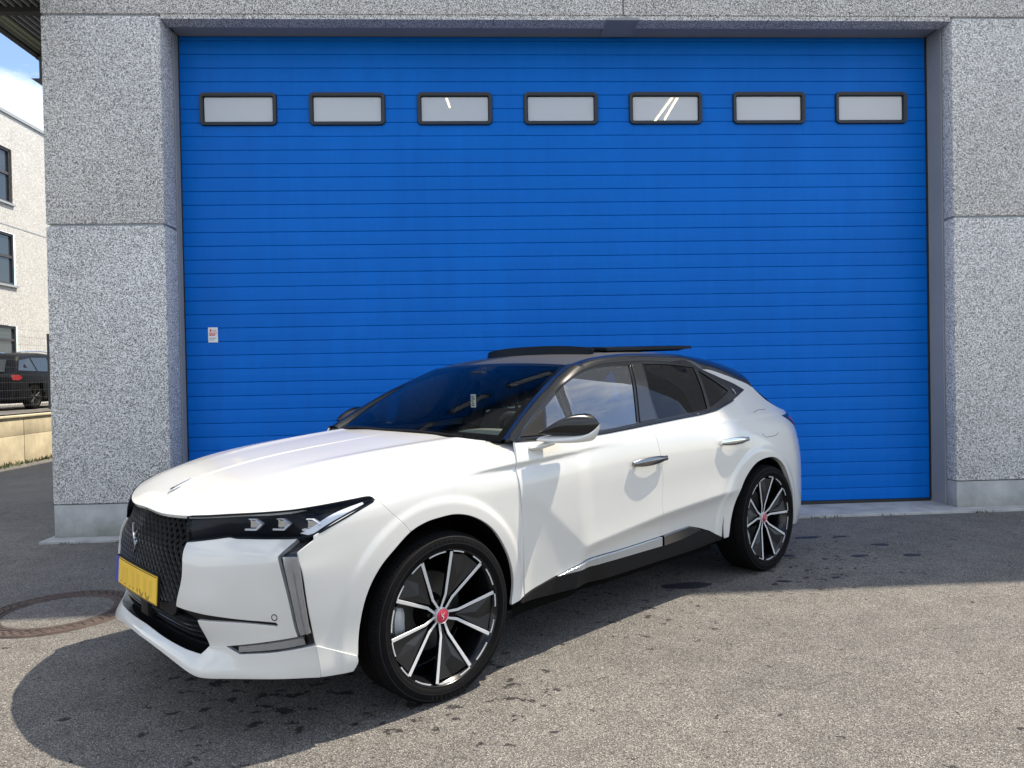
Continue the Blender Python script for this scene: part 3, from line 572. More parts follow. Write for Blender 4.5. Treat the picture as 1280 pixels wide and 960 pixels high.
# windscreen (a across -1..1, b up 0..1)
def make_W():
    na, nb = 61, 41
    a = np.linspace(-1, 1, na); b = np.linspace(0, 1, nb); A_, B_ = np.meshgrid(a, b, indexing='ij')
    x = np.abs(A_)
    bot = np.stack([-.395 - .085 * x ** 2.2, .735 * A_, 1.035 - .02 * x ** 2], -1)
    top = np.stack([-1.105 - .02 * x ** 2, .575 * A_, 1.392 - .02 * x ** 2.2], -1)
    P = bot * (1 - B_[..., None]) + top * B_[..., None]
    n = np.array([.45, 0, .89]); P = P + n * (.022 * 4 * B_ * (1 - B_))[..., None]
    c = Chart(-1, 1, na, 0, 1, nb, P); c.flip = 1
    return c
CH = {'S': make_S(), 'A': make_A()}
CH['F'] = make_F(CH['A']); CH['R'] = make_R(); CH['W'] = make_W()
SEG = {"hoodfront":[[0.858,1.61],[0.85,1.42],[0.812,1.2574],[0.7705,1.1493],[0.7265,1.0617],[0.6513,0.9368],[0.5848,0.8416]],"shut":[[0.5848,0.8416],[0.5525,0.8552],[0.4962,0.876],[0.4462,0.8812],[0.3878,0.8809],[0.3026,0.875],[0.1668,0.8721],[0.0046,0.8755],[-0.1726,0.8816],[-0.3156,0.887],[-0.3843,0.8949]],"shut_end":[[-0.3843,0.8949],[-0.4246,0.9148],[-0.4658,0.9526]],"hoodrear":[[-0.4658,0.9526],[-0.3896,1.064],[-0.4036,1.3031],[-0.395,1.45],[-0.39,1.61]],"hltop":[[0.5848,0.8416],[0.476,0.7831],[0.3858,0.759],[0.3182,0.7479]],"hltipA":[[0.3182,0.7479],[0.3023,0.717]],"fbgap":[[0.3023,0.717],[0.2448,0.6324],[0.2058,0.5882],[0.1701,0.5439]],"archF":[[0.4058,0.0865],[0.4004,0.1753],[0.3911,0.2474],[0.3753,0.3156],[0.3479,0.3787],[0.305,0.4387],[0.244,0.4914],[0.172,0.5427],[0.0864,0.5722],[0.0329,0.5782],[-0.057,0.5789],[-0.1517,0.5552],[-0.2492,0.4973],[-0.3251,0.405],[-0.3735,0.3101],[-0.3926,0.2178],[-0.3764,0.1248]],"fbot":[[-0.3764,0.1248],[-0.4814,0.1373]],"gapA":[[-0.4814,0.1373],[-0.4759,0.3045],[-0.4604,0.4915],[-0.4474,0.6366],[-0.4448,0.7158],[-0.5298,0.8514],[-0.609,0.912]],"ftop":[[-0.609,0.912],[-0.5469,0.9456],[-0.4658,0.9526]],"hlside":[[0.3023,0.717],[0.5596,0.6491]],"drlside":[[0.5596,0.6491],[0.5603,0.6353]],"drlsideb":[[0.5603,0.6353],[0.6215,0.6146]],"drlside2":[[0.6215,0.6146],[0.5934,0.3621],[0.5605,0.1916]],"lipside":[[0.5605,0.1916],[0.4864,0.1564],[0.4095,0.1197]],"liparch":[[0.4095,0.1197],[0.4065,0.0992],[0.4221,0.0651]],"lipbotside":[[0.4221,0.0651],[0.487,0.0685],[0.5457,0.0758]],"gapA_S":[[-0.4692,1.0228],[-0.4404,0.9248],[-0.4431,0.8356],[-0.4587,0.671],[-0.4705,0.4865],[-0.4786,0.3222]],"dbot":[[-0.4786,0.3222],[-0.6969,0.3629],[-0.8937,0.3924],[-1.2186,0.3968],[-1.5674,0.4042]],"gapB":[[-1.5674,0.4042],[-1.5329,0.5481],[-1.5504,0.7216],[-1.5429,0.8459],[-1.5304,0.9346],[-1.519,1.031]],"belt1":[[-1.519,1.031],[-1.2831,1.0191],[-1.0627,1.0104],[-0.7697,1.0156],[-0.4692,1.0228]],"rdbot":[[-1.5674,0.4042],[-1.7035,0.4134],[-1.8288,0.4187]],"rdbot2":[[-1.8288,0.4187],[-1.9911,0.3735],[-2.1763,0.2956]],"gapC":[[-2.1763,0.2956],[-2.2005,0.399],[-2.2297,0.5149],[-2.2821,0.6383],[-2.36,0.7243],[-2.4275,0.7627],[-2.4797,0.8078],[-2.4973,0.8669],[-2.5139,0.9364],[-2.5446,1.005],[-2.5257,1.0674],[-2.4778,1.1184]],"belt2":[[-2.4778,1.1184],[-2.3317,1.0924],[-2.2308,1.0727],[-2.1329,1.0633]],"belt2b":[[-2.1329,1.0633],[-1.8132,1.0463],[-1.519,1.031]],"fintip":[[-2.4778,1.1184],[-2.7495,1.1788]],"finlow":[[-2.7495,1.1788],[-2.6395,1.2227],[-2.4825,1.2693],[-2.2941,1.3331]],"fintop":[[-2.2941,1.3331],[-2.4309,1.3152],[-2.5616,1.2852],[-2.7028,1.2508],[-2.8414,1.2142],[-2.9021,1.1873]],"qrear":[[-2.9021,1.1873],[-2.9893,1.1117],[-3.0922,1.0622],[-3.38,1.0],[-3.46,0.985],[-3.499,0.95]],"qend":[[-3.499,0.95],[-3.499,0.22]],"qbot":[[-3.499,0.22],[-3.2,0.22],[-2.955,0.25]],"archR":[[-3.0106,0.2644],[-3.0128,0.3591],[-2.9951,0.4665],[-2.9287,0.5841],[-2.8437,0.6824],[-2.743,0.7333],[-2.6241,0.7427],[-2.491,0.7196],[-2.3637,0.6391],[-2.2777,0.5177],[-2.2421,0.4011],[-2.2302,0.2901]],"qtoe":[[-2.2302,0.2901],[-2.1763,0.2956]],"railtop":[[-2.2941,1.3331],[-2.2665,1.3564],[-2.0006,1.3775],[-1.7347,1.3865],[-1.4785,1.3797],[-1.2518,1.3596],[-1.1329,1.3351],[-0.9911,1.2874],[-0.8616,1.2362],[-0.7493,1.1817],[-0.604,1.1022],[-0.4692,1.0228]],"gl1":[[-0.692,1.0346],[-0.7328,1.1208],[-0.7518,1.166]],"gl1b":[[-0.7518,1.166],[-0.8589,1.2223],[-0.9902,1.277],[-1.1131,1.3183],[-1.232,1.3444],[-1.4034,1.3599],[-1.5864,1.3641]],"gl1c":[[-1.5864,1.3641],[-1.4211,1.0438]],"gl1d":[[-1.4211,1.0438],[-1.1119,1.027],[-0.692,1.0346]],"sail":[[-0.5179,1.0368],[-0.6018,1.0875],[-0.7304,1.1574]],"sail2":[[-0.7304,1.1574],[-0.6752,1.034]],"sail3":[[-0.6752,1.034],[-0.5179,1.0368]],"gl2":[[-1.7218,1.3703],[-1.9762,1.3637],[-2.2409,1.3422]],"gl2b":[[-2.2409,1.3422],[-2.195,1.208],[-2.1428,1.0807]],"gl2c":[[-2.1428,1.0807],[-1.8689,1.0661],[-1.6154,1.0523]],"gl2d":[[-1.6154,1.0523],[-1.6455,1.2125],[-1.7218,1.3703]],"gl3":[[-2.2684,1.3231],[-2.5005,1.1822]],"gl3b":[[-2.5005,1.1822],[-2.3209,1.128],[-2.1782,1.0877]],"gl3c":[[-2.1782,1.0877],[-2.2218,1.2071],[-2.2684,1.3231]],"emb":[[-2.563,1.1747]],"bp":[[-1.6061,1.3658],[-1.7031,1.3704]],"bp2":[[-1.7031,1.3704],[-1.6308,1.213],[-1.5936,1.0527]],"bp3":[[-1.5936,1.0527],[-1.4394,1.0448]],"bp4":[[-1.4394,1.0448],[-1.6061,1.3658]],"chr1":[[-0.6969,0.3629],[-0.8944,0.3901],[-1.2189,0.3951],[-1.56,0.4027]],"chr2":[[-1.56,0.4027],[-1.5639,0.3505]],"chr3":[[-1.5639,0.3505],[-1.1046,0.3539],[-0.6969,0.3629]],"chr4":[[-1.5824,0.4039],[-1.7036,0.412],[-1.8289,0.4173]],"chr5":[[-1.8289,0.4173],[-1.937,0.3799]],"chr6":[[-1.937,0.3799],[-1.7621,0.3571],[-1.5864,0.3487]],"chr7":[[-1.5864,0.3487],[-1.5824,0.4039]],"sillt":[[-0.4786,0.3186],[-0.6916,0.3582],[-1.1049,0.3497],[-1.5791,0.3455],[-1.9372,0.376],[-1.9955,0.3704],[-2.1729,0.2936]],"sillb":[[-2.1609,0.2803],[-1.8761,0.2657],[-1.5723,0.2646],[-0.9718,0.266],[-0.4484,0.291]],"crease":[[-0.6467,0.6797],[-0.9223,0.4588],[-1.5438,0.524],[-2.2119,0.5731]],"hand1":[[-1.2757,0.8381],[-1.5686,0.8434]],"hand2":[[-2.1251,0.8791],[-2.4076,0.8817]],"lamp":[[-2.9618,0.9684],[-3.1428,0.9924],[-3.1454,0.9011],[-3.09,0.9218]],"fuel":[[-2.6644,1.0288],[-2.7214,1.0386],[-2.8825,1.0403]],"fuel2":[[-2.6334,0.8971],[-2.6601,0.8755],[-2.7306,0.871],[-2.8152,0.8738],[-2.8616,0.885]],"g_top":[[0,0.812],[0.2,0.812],[0.3837,0.806]],"g_r1":[[0.3832,0.8074],[0.4348,0.7199]],"g_r2":[[0.4309,0.7169],[0.4557,0.5983],[0.4222,0.4793]],"g_bot":[[0.4222,0.4793],[0.25,0.458],[0,0.455]],"hl_top":[[0.3826,0.8089],[0.5081,0.8188],[0.6064,0.8271],[0.7277,0.8352],[0.8079,0.8406],[0.9036,0.8581],[0.9875,0.8772]],"hl_tip":[[0.9875,0.8772],[1,0.872]],"hl_out":[[1,0.872],[1,0.769]],"hl_bot":[[0.9902,0.7668],[0.9054,0.7512]],"hl_bot2":[[0.9054,0.7512],[0.7884,0.7429],[0.7093,0.7432],[0.659,0.7431]],"hl_bot3":[[0.659,0.7431],[0.6343,0.7475],[0.5412,0.7334],[0.4363,0.7186]],"drl1":[[0.9054,0.7512],[0.8756,0.6901]],"drl2":[[0.8756,0.6901],[0.9173,0.5483],[0.9412,0.4016]],"drl3":[[0.9412,0.4016],[0.8592,0.3838],[0.7702,0.3678],[0.6631,0.3512]],"drl4":[[0.6631,0.3512],[0.7216,0.3256]],"drl5":[[0.7216,0.3256],[0.8508,0.3392],[0.926,0.3535],[0.9942,0.3711]],"drl6":[[0.992,0.365],[0.992,0.55],[0.988,0.708]],"drl7":[[0.988,0.708],[0.985,0.765]],"drl8":[[0.9902,0.7668],[0.9054,0.7512]],"b_in":[[0.6631,0.3512],[0.5854,0.3434]],"b_in2":[[0.5854,0.3434],[0.551,0.4419]],"slot1":[[0.551,0.4419],[0.7346,0.4437],[0.8642,0.4365]],"slot2":[[0.8642,0.4365],[0.8717,0.4426],[0.8652,0.4508]],"slot3":[[0.8652,0.4508],[0.7439,0.4571],[0.6115,0.4669],[0.4222,0.4793]],"i_bot":[[0,0.322],[0.2211,0.3176],[0.4135,0.3156],[0.5598,0.3139]],"i_r":[[0.5598,0.3139],[0.5854,0.3434]],"lip_r":[[0.5854,0.3434],[0.6631,0.3512]],"lip_c":[[1,0.365],[1,0.254]],"lip_b":[[1,0.254],[0.85,0.247],[0.6,0.243],[0.45,0.262],[0.3,0.274],[0.15,0.281],[0,0.284]],"sensor":[[0.86,0.4703]],"radar":[[0.0,0.3415]],"badge":[[0.0176,0.6944],[0.0,0.7705],[0.0445,0.6974],[0.0254,0.6498]],"lampsF":[[0.7014,0.7891],[0.7887,0.7846],[0.9031,0.7906],[0.9453,0.7862]],"hlstrip":[[0.9449,0.7673],[0.9728,0.7926],[0.9848,0.8286],[1.0,0.849],[1.0,0.8536],[0.9623,0.8403],[0.9501,0.8145],[0.9016,0.7732]],"HT":[[0.8127,0.3543,0.8124],[0.7895,0.4153,0.8178],[0.7655,0.4715,0.8227],[0.7404,0.523,0.8278],[0.7252,0.5528,0.8307],[0.715,0.5722,0.8325],[0.6885,0.6177,0.8365],[0.6608,0.659,0.8398],[0.6319,0.6972,0.8434],[0.6018,0.7387,0.8478],[0.569,0.7744,0.8531],[0.5429,0.792,0.8569],[0.5192,0.805,0.8598],[0.4944,0.8166,0.8625],[0.4673,0.8272,0.8652],[0.4333,0.8379,0.8686],[0.398,0.8474,0.8719],[0.3615,0.8555,0.8751],[0.3301,0.8615,0.8777],[0.3141,0.8697,0.8747],[0.3079,0.8764,0.8696]],"HB":[[0.8248,0.3803,0.7186],[0.7989,0.4329,0.7271],[0.7722,0.4816,0.735],[0.7449,0.5276,0.743],[0.7282,0.5539,0.7475],[0.719,0.5753,0.7431],[0.6918,0.6185,0.7442],[0.662,0.655,0.7439],[0.6308,0.6882,0.7429],[0.5996,0.7275,0.7442],[0.5807,0.7909,0.7512],[0.5679,0.8336,0.76],[0.5555,0.8671,0.7668],[0.5307,0.8779,0.7801],[0.4997,0.8806,0.7923],[0.4617,0.8836,0.8071],[0.4225,0.8858,0.8219],[0.3816,0.8864,0.8367],[0.3461,0.8855,0.849],[0.324,0.8843,0.8563],[0.3128,0.8836,0.86]],"lamps":[[0.3239,0.5298],[0.4382,0.5004],[0.5815,0.37]],"strip_lo":[[0.5567,0.0583],[0.6604,0.1305],[0.7827,0.2142],[0.8832,0.3465]],"strip_up":[[0.5124,0.1531],[0.6604,0.4047],[0.7742,0.5435],[0.8728,0.5622]]}
WET = [[2.533,-0.835,0.1,0.03,0.04063832205966039],[2.781,-0.846,0.06,0.02,0.16651825809448384],[2.937,-1.137,0.06,0.03,-0.16727620886964456],[2.633,-1.427,0.06,0.025,0.008662084158130412],[2.987,-1.456,0.06,0.03,0.3143575634781238],[2.222,-1.915,0.03,0.012,0.31703447114675043],[2.154,-1.356,0.05,0.02,-0.29953175162893103],[1.873,-1.958,0.05,0.015,-0.2342056974894506]]
# headlight skin, ruled between its upper and lower edge (a along, b up)
def make_H():
    T = np.array(SEG['HT']); B = np.array(SEG['HB']); x = np.linspace(0, 1, len(T)); a = np.linspace(0, 1, 121); b = np.linspace(0, 1, 31)
    T = pchip(x, T, a); B = pchip(x, B, a); T = smooth_axis(T, 2, 0); B = smooth_axis(B, 2, 0); d = T - B; t = np.gradient((T + B) / 2, axis=0); n = np.cross(t, d); n /= np.maximum(np.linalg.norm(n, axis=1, keepdims=True), 1e-9)
    hgt = np.linalg.norm(d, axis=1)[:, None, None]
    P = B[:, None] + d[:, None] * b[None, :, None] + n[:, None] * (hgt * .28 * (b * (1 - b))[None, :, None])
    c = Chart(0, 1, 121, 0, 1, 31, P); c.flip = 1; return c
CH['H'] = make_H()
# ================================================================ trimmed panels of the car
def cr_curve(pts, step):
    P = np.array(pts, float); n = len(P)
    if n == 2:
        k = max(1, int(np.ceil(np.hypot(*(P[1] - P[0])) / step))); t = np.linspace(0, 1, k + 1)[:, None]; return P[0] * (1 - t) + P[1] * t
    ext = np.vstack([2 * P[0] - P[1], P, 2 * P[-1] - P[-2]]); out = []
    for i in range(n - 1):
        p0, p1, p2, p3 = ext[i:i + 4]; d1 = max(np.hypot(*(p2 - p1)), 1e-6); d0 = max(np.hypot(*(p1 - p0)), 1e-6); d2 = max(np.hypot(*(p3 - p2)), 1e-6)
        m1 = ((p1 - p0) / d0 * d1 + (p2 - p1) / d1 * d0) / (d0 + d1) * d1; m2 = ((p2 - p1) / d1 * d2 + (p3 - p2) / d2 * d1) / (d1 + d2) * d1
        k = max(1, int(np.ceil(d1 / step))); t = np.linspace(0, 1, k + 1)[:-1, None]
        out.append((2*t**3-3*t**2+1)*p1 + (t**3-2*t**2+t)*m1 + (-2*t**3+3*t**2)*p2 + (t**3-t**2)*m2)
    out.append(P[-1:]); return np.vstack(out)
def loop_of(segs, step=.012):
    pts = []
    for s in segs:
        if isinstance(s, str): c = cr_curve(SEG[s[1:]][::-1] if s[0] == '-' else SEG[s], step)
        else: c = cr_curve(s, step)
        if pts and np.hypot(*(c[0] - pts[-1])) < 1e-3: c = c[1:]
        pts += list(c)
    if np.hypot(*(pts[0] - pts[-1])) < 1e-3: pts = pts[:-1]
    P = np.array(pts); keep = [0]                      # even out the spacing across joins
    for i in range(1, len(P)):
        if np.hypot(*(P[i] - P[keep[-1]])) > step * .25: keep.append(i)
    P = P[keep]
    if area(P) < 0: P = P[::-1]
    return P
def area(P): x, y = P[:, 0], P[:, 1]; return .5 * np.sum(x * np.roll(y, -1) - y * np.roll(x, -1))
def inset(P, g, fixed=None):
    e = np.roll(P, -1, 0) - P; e /= np.maximum(np.linalg.norm(e, axis=1, keepdims=True), 1e-9); nr = np.stack([-e[:, 1], e[:, 0]], 1); pn = np.roll(nr, 1, 0)
    m = nr + pn; L2 = np.maximum((m * m).sum(1, keepdims=True), .5); d = 2 * m / L2 * g
    if fixed is not None: d = d * (~fixed(P))[:, None]
    return P + d
def inside(P, Q):
    x, y = Q[:, 0], Q[:, 1]; r = np.zeros(len(Q), bool); a = P; b = np.roll(P, -1, 0)
    for (x0, y0), (x1, y1) in zip(a, b):
        if y0 == y1: continue
        c = (y0 > y) != (y1 > y); r ^= c & (x < (x1 - x0) * (y - y0) / (y1 - y0) + x0)
    return r
def dist_to(P, Q):
    d = np.full(len(Q), 9.)
    for i in range(0, len(P)): d = np.minimum(d, np.hypot(Q[:, 0] - P[i, 0], Q[:, 1] - P[i, 1]))
    return d
def panel(name, ch, segs, mt, parent, holes=(), gap=.0025, skirt=.014, res=.022, off=0., step=.012, mirror=True, sym=None, label=None, only=None, round_=.0022):
    """cut a piece out of a smooth surface, give it thickness and a rounded edge, and make the one on the other side of the car"""
    c = CH[ch]; fx = (lambda P: (P[:, sym] < 1e-4) if ch == 'F' else (P[:, sym] > c.b1 - 1e-4)) if sym is not None else None
    P = inset(loop_of(segs, step), gap, fx); Hs = [inset(loop_of(h, step), -gap * .0) for h in holes]
    lo, hi = P.min(0), P.max(0); ga, gb = np.meshgrid(np.arange(lo[0], hi[0], res), np.arange(lo[1], hi[1], res)); Q = np.stack([ga.ravel(), gb.ravel()], 1)
    if len(Q):
        k = inside(P, Q) & (dist_to(P, Q) > res * .45)
        for h in Hs: k &= ~inside(h, Q) & (dist_to(h, Q) > res * .45)
        Q = Q[k]
    loops = [P] + Hs; pts = np.vstack(loops + [Q]); edges = []; o = 0
    for l in loops: edges += [(o + i, o + (i + 1) % len(l)) for i in range(len(l))]; o += len(l)
    r = delaunay_2d_cdt([Vector(p) for p in pts], edges, [], 0, 1e-6)
    vv = np.array([tuple(v) for v in r[0]]); tri = [tuple(f) for f in r[2]]
    cen = np.array([vv[list(f)].mean(0) for f in tri]); k = inside(P, cen)
    for h in Hs: k &= ~inside(h, cen)
    tri = [f for f, q in zip(tri, k) if q]
    X = c.ev(vv[:, 0], vv[:, 1]); NN = c.nrm(vv[:, 0], vv[:, 1]); X = X + NN * off
    f2 = []
    for f in tri:
        nn = np.cross(X[f[1]] - X[f[0]], X[f[2]] - X[f[0]]); f2.append(f if nn @ NN[f[0]] > 0 else f[::-1])
    V = list(X); Nn = list(NN); F = list(f2)
    for li, l in enumerate(loops):
        n = len(l); B = c.ev(l[:, 0], l[:, 1]); BN = c.nrm(l[:, 0], l[:, 1]); B = B + BN * off
        tg = np.roll(B, -1, 0) - np.roll(B, 1, 0); tg /= np.maximum(np.linalg.norm(tg, axis=1, keepdims=True), 1e-9); outw = np.cross(tg, BN)
        if li or True:
            mid = (B + outw * 1e-3); ctr = B.mean(0)
        lp = np.roll(l, -1, 0) - np.roll(l, 1, 0); o2 = np.stack([lp[:, 1], -lp[:, 0]], 1); o2 /= np.maximum(np.linalg.norm(o2, axis=1, keepdims=True), 1e-9)
        if li: o2 = -o2 if area(l) > 0 else o2
        Bo = c.ev(l[:, 0] + o2[:, 0] * 2e-3, l[:, 1] + o2[:, 1] * 2e-3) + BN * off - B; sg = np.sign((Bo * outw).sum(1, keepdims=True)); sg[sg == 0] = 1; outw = outw * sg
        base = len(V); rows = [(B, BN), (B + outw * round_ * .7 - BN * round_ * .35, BN * .6 + outw * .8), (B + outw * round_ - BN * round_, outw), (B + outw * round_ - BN * skirt, outw)]
        for b_, n_ in rows: V += list(b_); Nn += list(n_ / np.maximum(np.linalg.norm(n_, axis=1, keepdims=True), 1e-9))
        for i in range(n):
            j = (i + 1) % n
            if sym is not None and fx(l[[i]])[0] and fx(l[[j]])[0]: continue
            for q in range(3):
                f = (base + q*n + i, base + q*n + j, base + (q+1)*n + j, base + (q+1)*n + i)
                nn = np.cross(V[f[1]] - V[f[0]], V[f[2]] - V[f[0]])
                F.append(f if nn @ Nn[f[2]] > 0 else f[::-1])
    V = np.array(V); Nn = np.array(Nn); out = []
    if sym is not None:
        V[np.abs(V[:, 1]) < 2e-4, 1] = 0
        n = len(V); V = np.vstack([V, V * (1, -1, 1)]); Nn = np.vstack([Nn, Nn * (1, -1, 1)]); F = F + [tuple(i + n for i in f[::-1]) for f in F]
        return [mesh(name, V, F, mt, parent, normals=Nn)]
    par = parent if isinstance(parent, (list, tuple)) else (parent, parent)
    if only != 'right': out.append(mesh(name, V, F, mt, par[0], normals=Nn))
    if mirror and only != 'left': out.append(mesh(name, V * (1, -1, 1), [f[::-1] for f in F], mt, par[1], normals=Nn * (1, -1, 1)))
    if label:
        for q, s_ in zip(out, label if isinstance(label, (list, tuple)) else (label,) * 2): q['label'] = s_
    return out
def twosided(fn, parent):                              # build a shape at +v, and its twin mirrored at -v
    r = []
    par = parent if isinstance(parent, (list, tuple)) else (parent, parent)
    for s in (1, -1):
        m = MB(); name, mt, kw = fn(m); m.V = [(x, s * y, z) for x, y, z in m.V]; r.append(m.build(name, mt, par[0 if s > 0 else 1], **kw))
    return r
def onS(u, w, off=0): P = CH['S'].ev(np.array(u), np.array(w)); return P + CH['S'].nrm(np.array(u), np.array(w)) * off
def shell_strip(name, A, B, mt, parent, bulge=0, n=7, thick=.02, mirror=True, taper=True):
    """a rounded rail between two curves in space"""
    A = np.array(A, float); B = np.array(B, float); m = len(A); ax = np.gradient(A + B, axis=0); ax /= np.linalg.norm(ax, axis=1, keepdims=True)
    d = B - A; nr = np.cross(ax, d); nr /= np.maximum(np.linalg.norm(nr, axis=1, keepdims=True), 1e-9); ctr = np.array([-1.6, 0, .6])
    sg = np.sign((((A + B) / 2 - ctr) * nr).sum(1, keepdims=True)); nr *= sg; V = []; t = np.linspace(0, 1, n)
    for k in t: V += list(A + d * k + nr * bulge * np.linalg.norm(d, axis=1, keepdims=True) * 4 * k * (1 - k))
    F = [(q*m+i, q*m+i+1, (q+1)*m+i+1, (q+1)*m+i) for q in range(n-1) for i in range(m-1)]; k0 = len(V)
    V += list(A - nr * thick) + list(B - nr * thick)
    F += [(i, i+1, k0+i+1, k0+i) for i in range(m-1)] + [((n-1)*m+i, (n-1)*m+i+1, k0+m+i+1, k0+m+i) for i in range(m-1)]
    out = []
    for s in ((1, -1) if mirror else (1,)):
        b = MB(); b.add([(x, s*y, z) for x, y, z in V], F); out.append(b.build(name, mt, parent, smooth=True, angle=50))
    return out
# ---------------------------------------------------------------- the car
Nn_ = Vector((-GX, -GY, 1)).normalized(); th = 3.84675
Fv = Vector((math.cos(th), math.sin(th), 0)); Fv = (Fv - Nn_ * Fv.dot(Nn_)).normalized(); Lv = Nn_.cross(Fv)
car = empty('parked_car', (-.7307, -2.7404, gz(-.7307, -2.7404)), 'white fastback car with black roof and open sunroof parked before the blue door', 'car')
Mc = Matrix((Fv, Lv, Nn_)).transposed().to_4x4(); Mc.translation = car.location; car.matrix_world = Mc
WP, BG, BP = 'white_paint', 'black_gloss', 'black_plastic'
ctr_b = 1.61
fb_ = SEG['fbgap'][-1]; arch_all = cr_curve(SEG['archF'][:7] + [fb_] + SEG['archF'][8:], .01); k_fb = int(np.argmin(np.hypot(*(arch_all - np.array(fb_)).T)))
k_la = int(np.argmin(np.hypot(*(arch_all - np.array(SEG['lipside'][-1])).T)))
hood = panel('bonnet', 'A', ['hoodfront', 'shut', 'shut_end', 'hoodrear'], WP, car, sym=1, res=.025)[0]
fender = panel('wing', 'A', ['hltop', 'hltipA', 'fbgap', [list(q_) for q_ in arch_all[k_fb:]], 'fbot', 'gapA', 'ftop', '-shut_end', '-shut'], WP, car, res=.0105)
archf = SEG['archF']
bcorner = panel('bumper_corner', 'A', ['hlside', 'drlside', 'drlsideb', 'drlside2', 'lipside', [list(q_) for q_ in arch_all[k_la:k_fb + 1]], '-fbgap'], WP, car, res=.011, gap=.0016, skirt=.006)
lipc = panel('lip_corner', 'A', ['lipside', 'liparch', 'lipbotside', [SEG['lipbotside'][-1], SEG['lipside'][0]]], WP, car, res=.02, gap=.0012, off=.006, skirt=.05)
bumper = panel('front_bumper', 'F', ['-hl_bot3', '-hl_bot2', 'drl1', 'drl2', 'drl3', 'b_in', 'b_in2', 'slot1', 'slot2', 'slot3', '-g_r2'], WP, car, res=.02, skirt=.03, gap=.0016)
lip = panel('front_lip', 'F', ['i_bot', 'i_r', 'lip_r', 'drl4', 'drl5', 'lip_c', 'lip_b'], WP, car, sym=0, res=.016, skirt=.07, off=.004, gap=.0012)[0]
# doors and quarter
fdoor = panel('front_door', 'S', ['gapA_S', 'dbot', 'gapB', 'belt1'], WP, car, res=.0105)
rdoor = panel('rear_door', 'S', ['-gapB', 'rdbot', 'rdbot2', 'gapC', 'belt2', 'belt2b'], WP, car, res=.0105, gap=.0016)
quarter = panel('rear_quarter_panel', 'S', ['-gapC', 'qtoe', '-archR', '-qbot', '-qend', '-qrear', '-fintop', '-finlow', '-fintip'], WP, car, res=.0105, skirt=.03, gap=.0014)
panel('arch_flange', 'S', [[[-2.225, .285], [-2.15, .285]], [[-2.15, .285], [-2.16, .44]], [[-2.16, .44], [-2.215, .44]], [[-2.215, .44], [-2.225, .285]]], WP, car, off=-.005, skirt=.004, gap=0, res=.03)
# window surround, glass
frame = panel('window_surround', 'S', ['belt1', '-railtop', '-finlow', '-fintip', 'belt2', 'belt2b'], BG, car, holes=[['gl1', 'gl1b', 'gl1c', 'gl1d'], ['gl2', 'gl2b', 'gl2c', 'gl2d'], ['gl3', 'gl3b', 'gl3c']], res=.02, gap=.002, off=-.002)
panel('pillar_trim', 'S', ['bp', 'bp2', 'bp3', 'bp4'], 'roof_black', car, gap=.002, off=.004, skirt=.006, res=.03)
panel('mirror_sail', 'S', ['sail', 'sail2', 'sail3'], BP, car, gap=.002, off=.004, skirt=.006, res=.03)
for nm, sg, gm in (('front_window', ['gl1', 'gl1b', 'gl1c', 'gl1d'], 'clear_glass'), ('rear_window', ['gl2', 'gl2b', 'gl2c', 'gl2d'], 'tint_glass'), ('quarter_window', ['gl3', 'gl3b', 'gl3c'], 'tint_glass')):
    panel(nm, 'S', sg, gm, car, gap=-.004, off=-.008, skirt=.001, res=.03, round_=.0002)
# windscreen
sc_ = CH['W']; a = np.linspace(-1, 1, 31); b = np.linspace(0, 1, 21); A2, B2 = np.meshgrid(a, b, indexing='ij'); P = sc_.ev(A2, B2).reshape(-1, 3); NW = sc_.nrm(A2, B2).reshape(-1, 3)
ws = mesh('windscreen', P, [(i*21+j, (i+1)*21+j, (i+1)*21+j+1, i*21+j+1) for i in range(30) for j in range(20)], 'windscreen_glass', car, normals=NW)
def ws_pt(x, y, off=0): p = sc_.ev(np.array([x]), np.array([y]))[0] + sc_.nrm(np.array([x]), np.array([y]))[0] * off; return p
m = MB()                                             # black printed border on the inside of the glass
for e in range(2):
    y0, y1 = ((0.0, .06), (.955, 1.0))[e]
    q = [ws_pt(x, y, -.004) for x in np.linspace(-.99, .99, 25) for y in (y0, y1)]
    m.add(q, [(2*i, 2*i+2, 2*i+3, 2*i+1) for i in range(24)])
for s in (-1, 1):
    q = [ws_pt(s * x, y, -.004) for y in np.linspace(.06, .955, 15) for x in (.945, .995)]; m.add(q, [(2*i, 2*i+2, 2*i+3, 2*i+1) for i in range(14)])
q = [ws_pt(x, y, -.004) for x in np.linspace(-.14, .14, 9) for y in (.86, .955)]; m.add(q, [(2*i, 2*i+2, 2*i+3, 2*i+1) for i in range(8)])
m.build('screen_border', 'void', ws)
# roof
R_ = CH['R']
def roof_grid(u0, u1, v0, v1, nu, nv, off, name, mt, parent):
    u = np.linspace(u0, u1, nu); v = np.linspace(v0, v1, nv); U, V_ = np.meshgrid(u, v, indexing='ij'); P = R_.ev(U, V_); Nq = R_.nrm(U, V_); P = (P + Nq * off).reshape(-1, 3)
    return mesh(name, P, [(i*nv+j, (i+1)*nv+j, (i+1)*nv+j+1, i*nv+j+1) for i in range(nu-1) for j in range(nv-1)], mt, parent, normals=Nq.reshape(-1, 3))
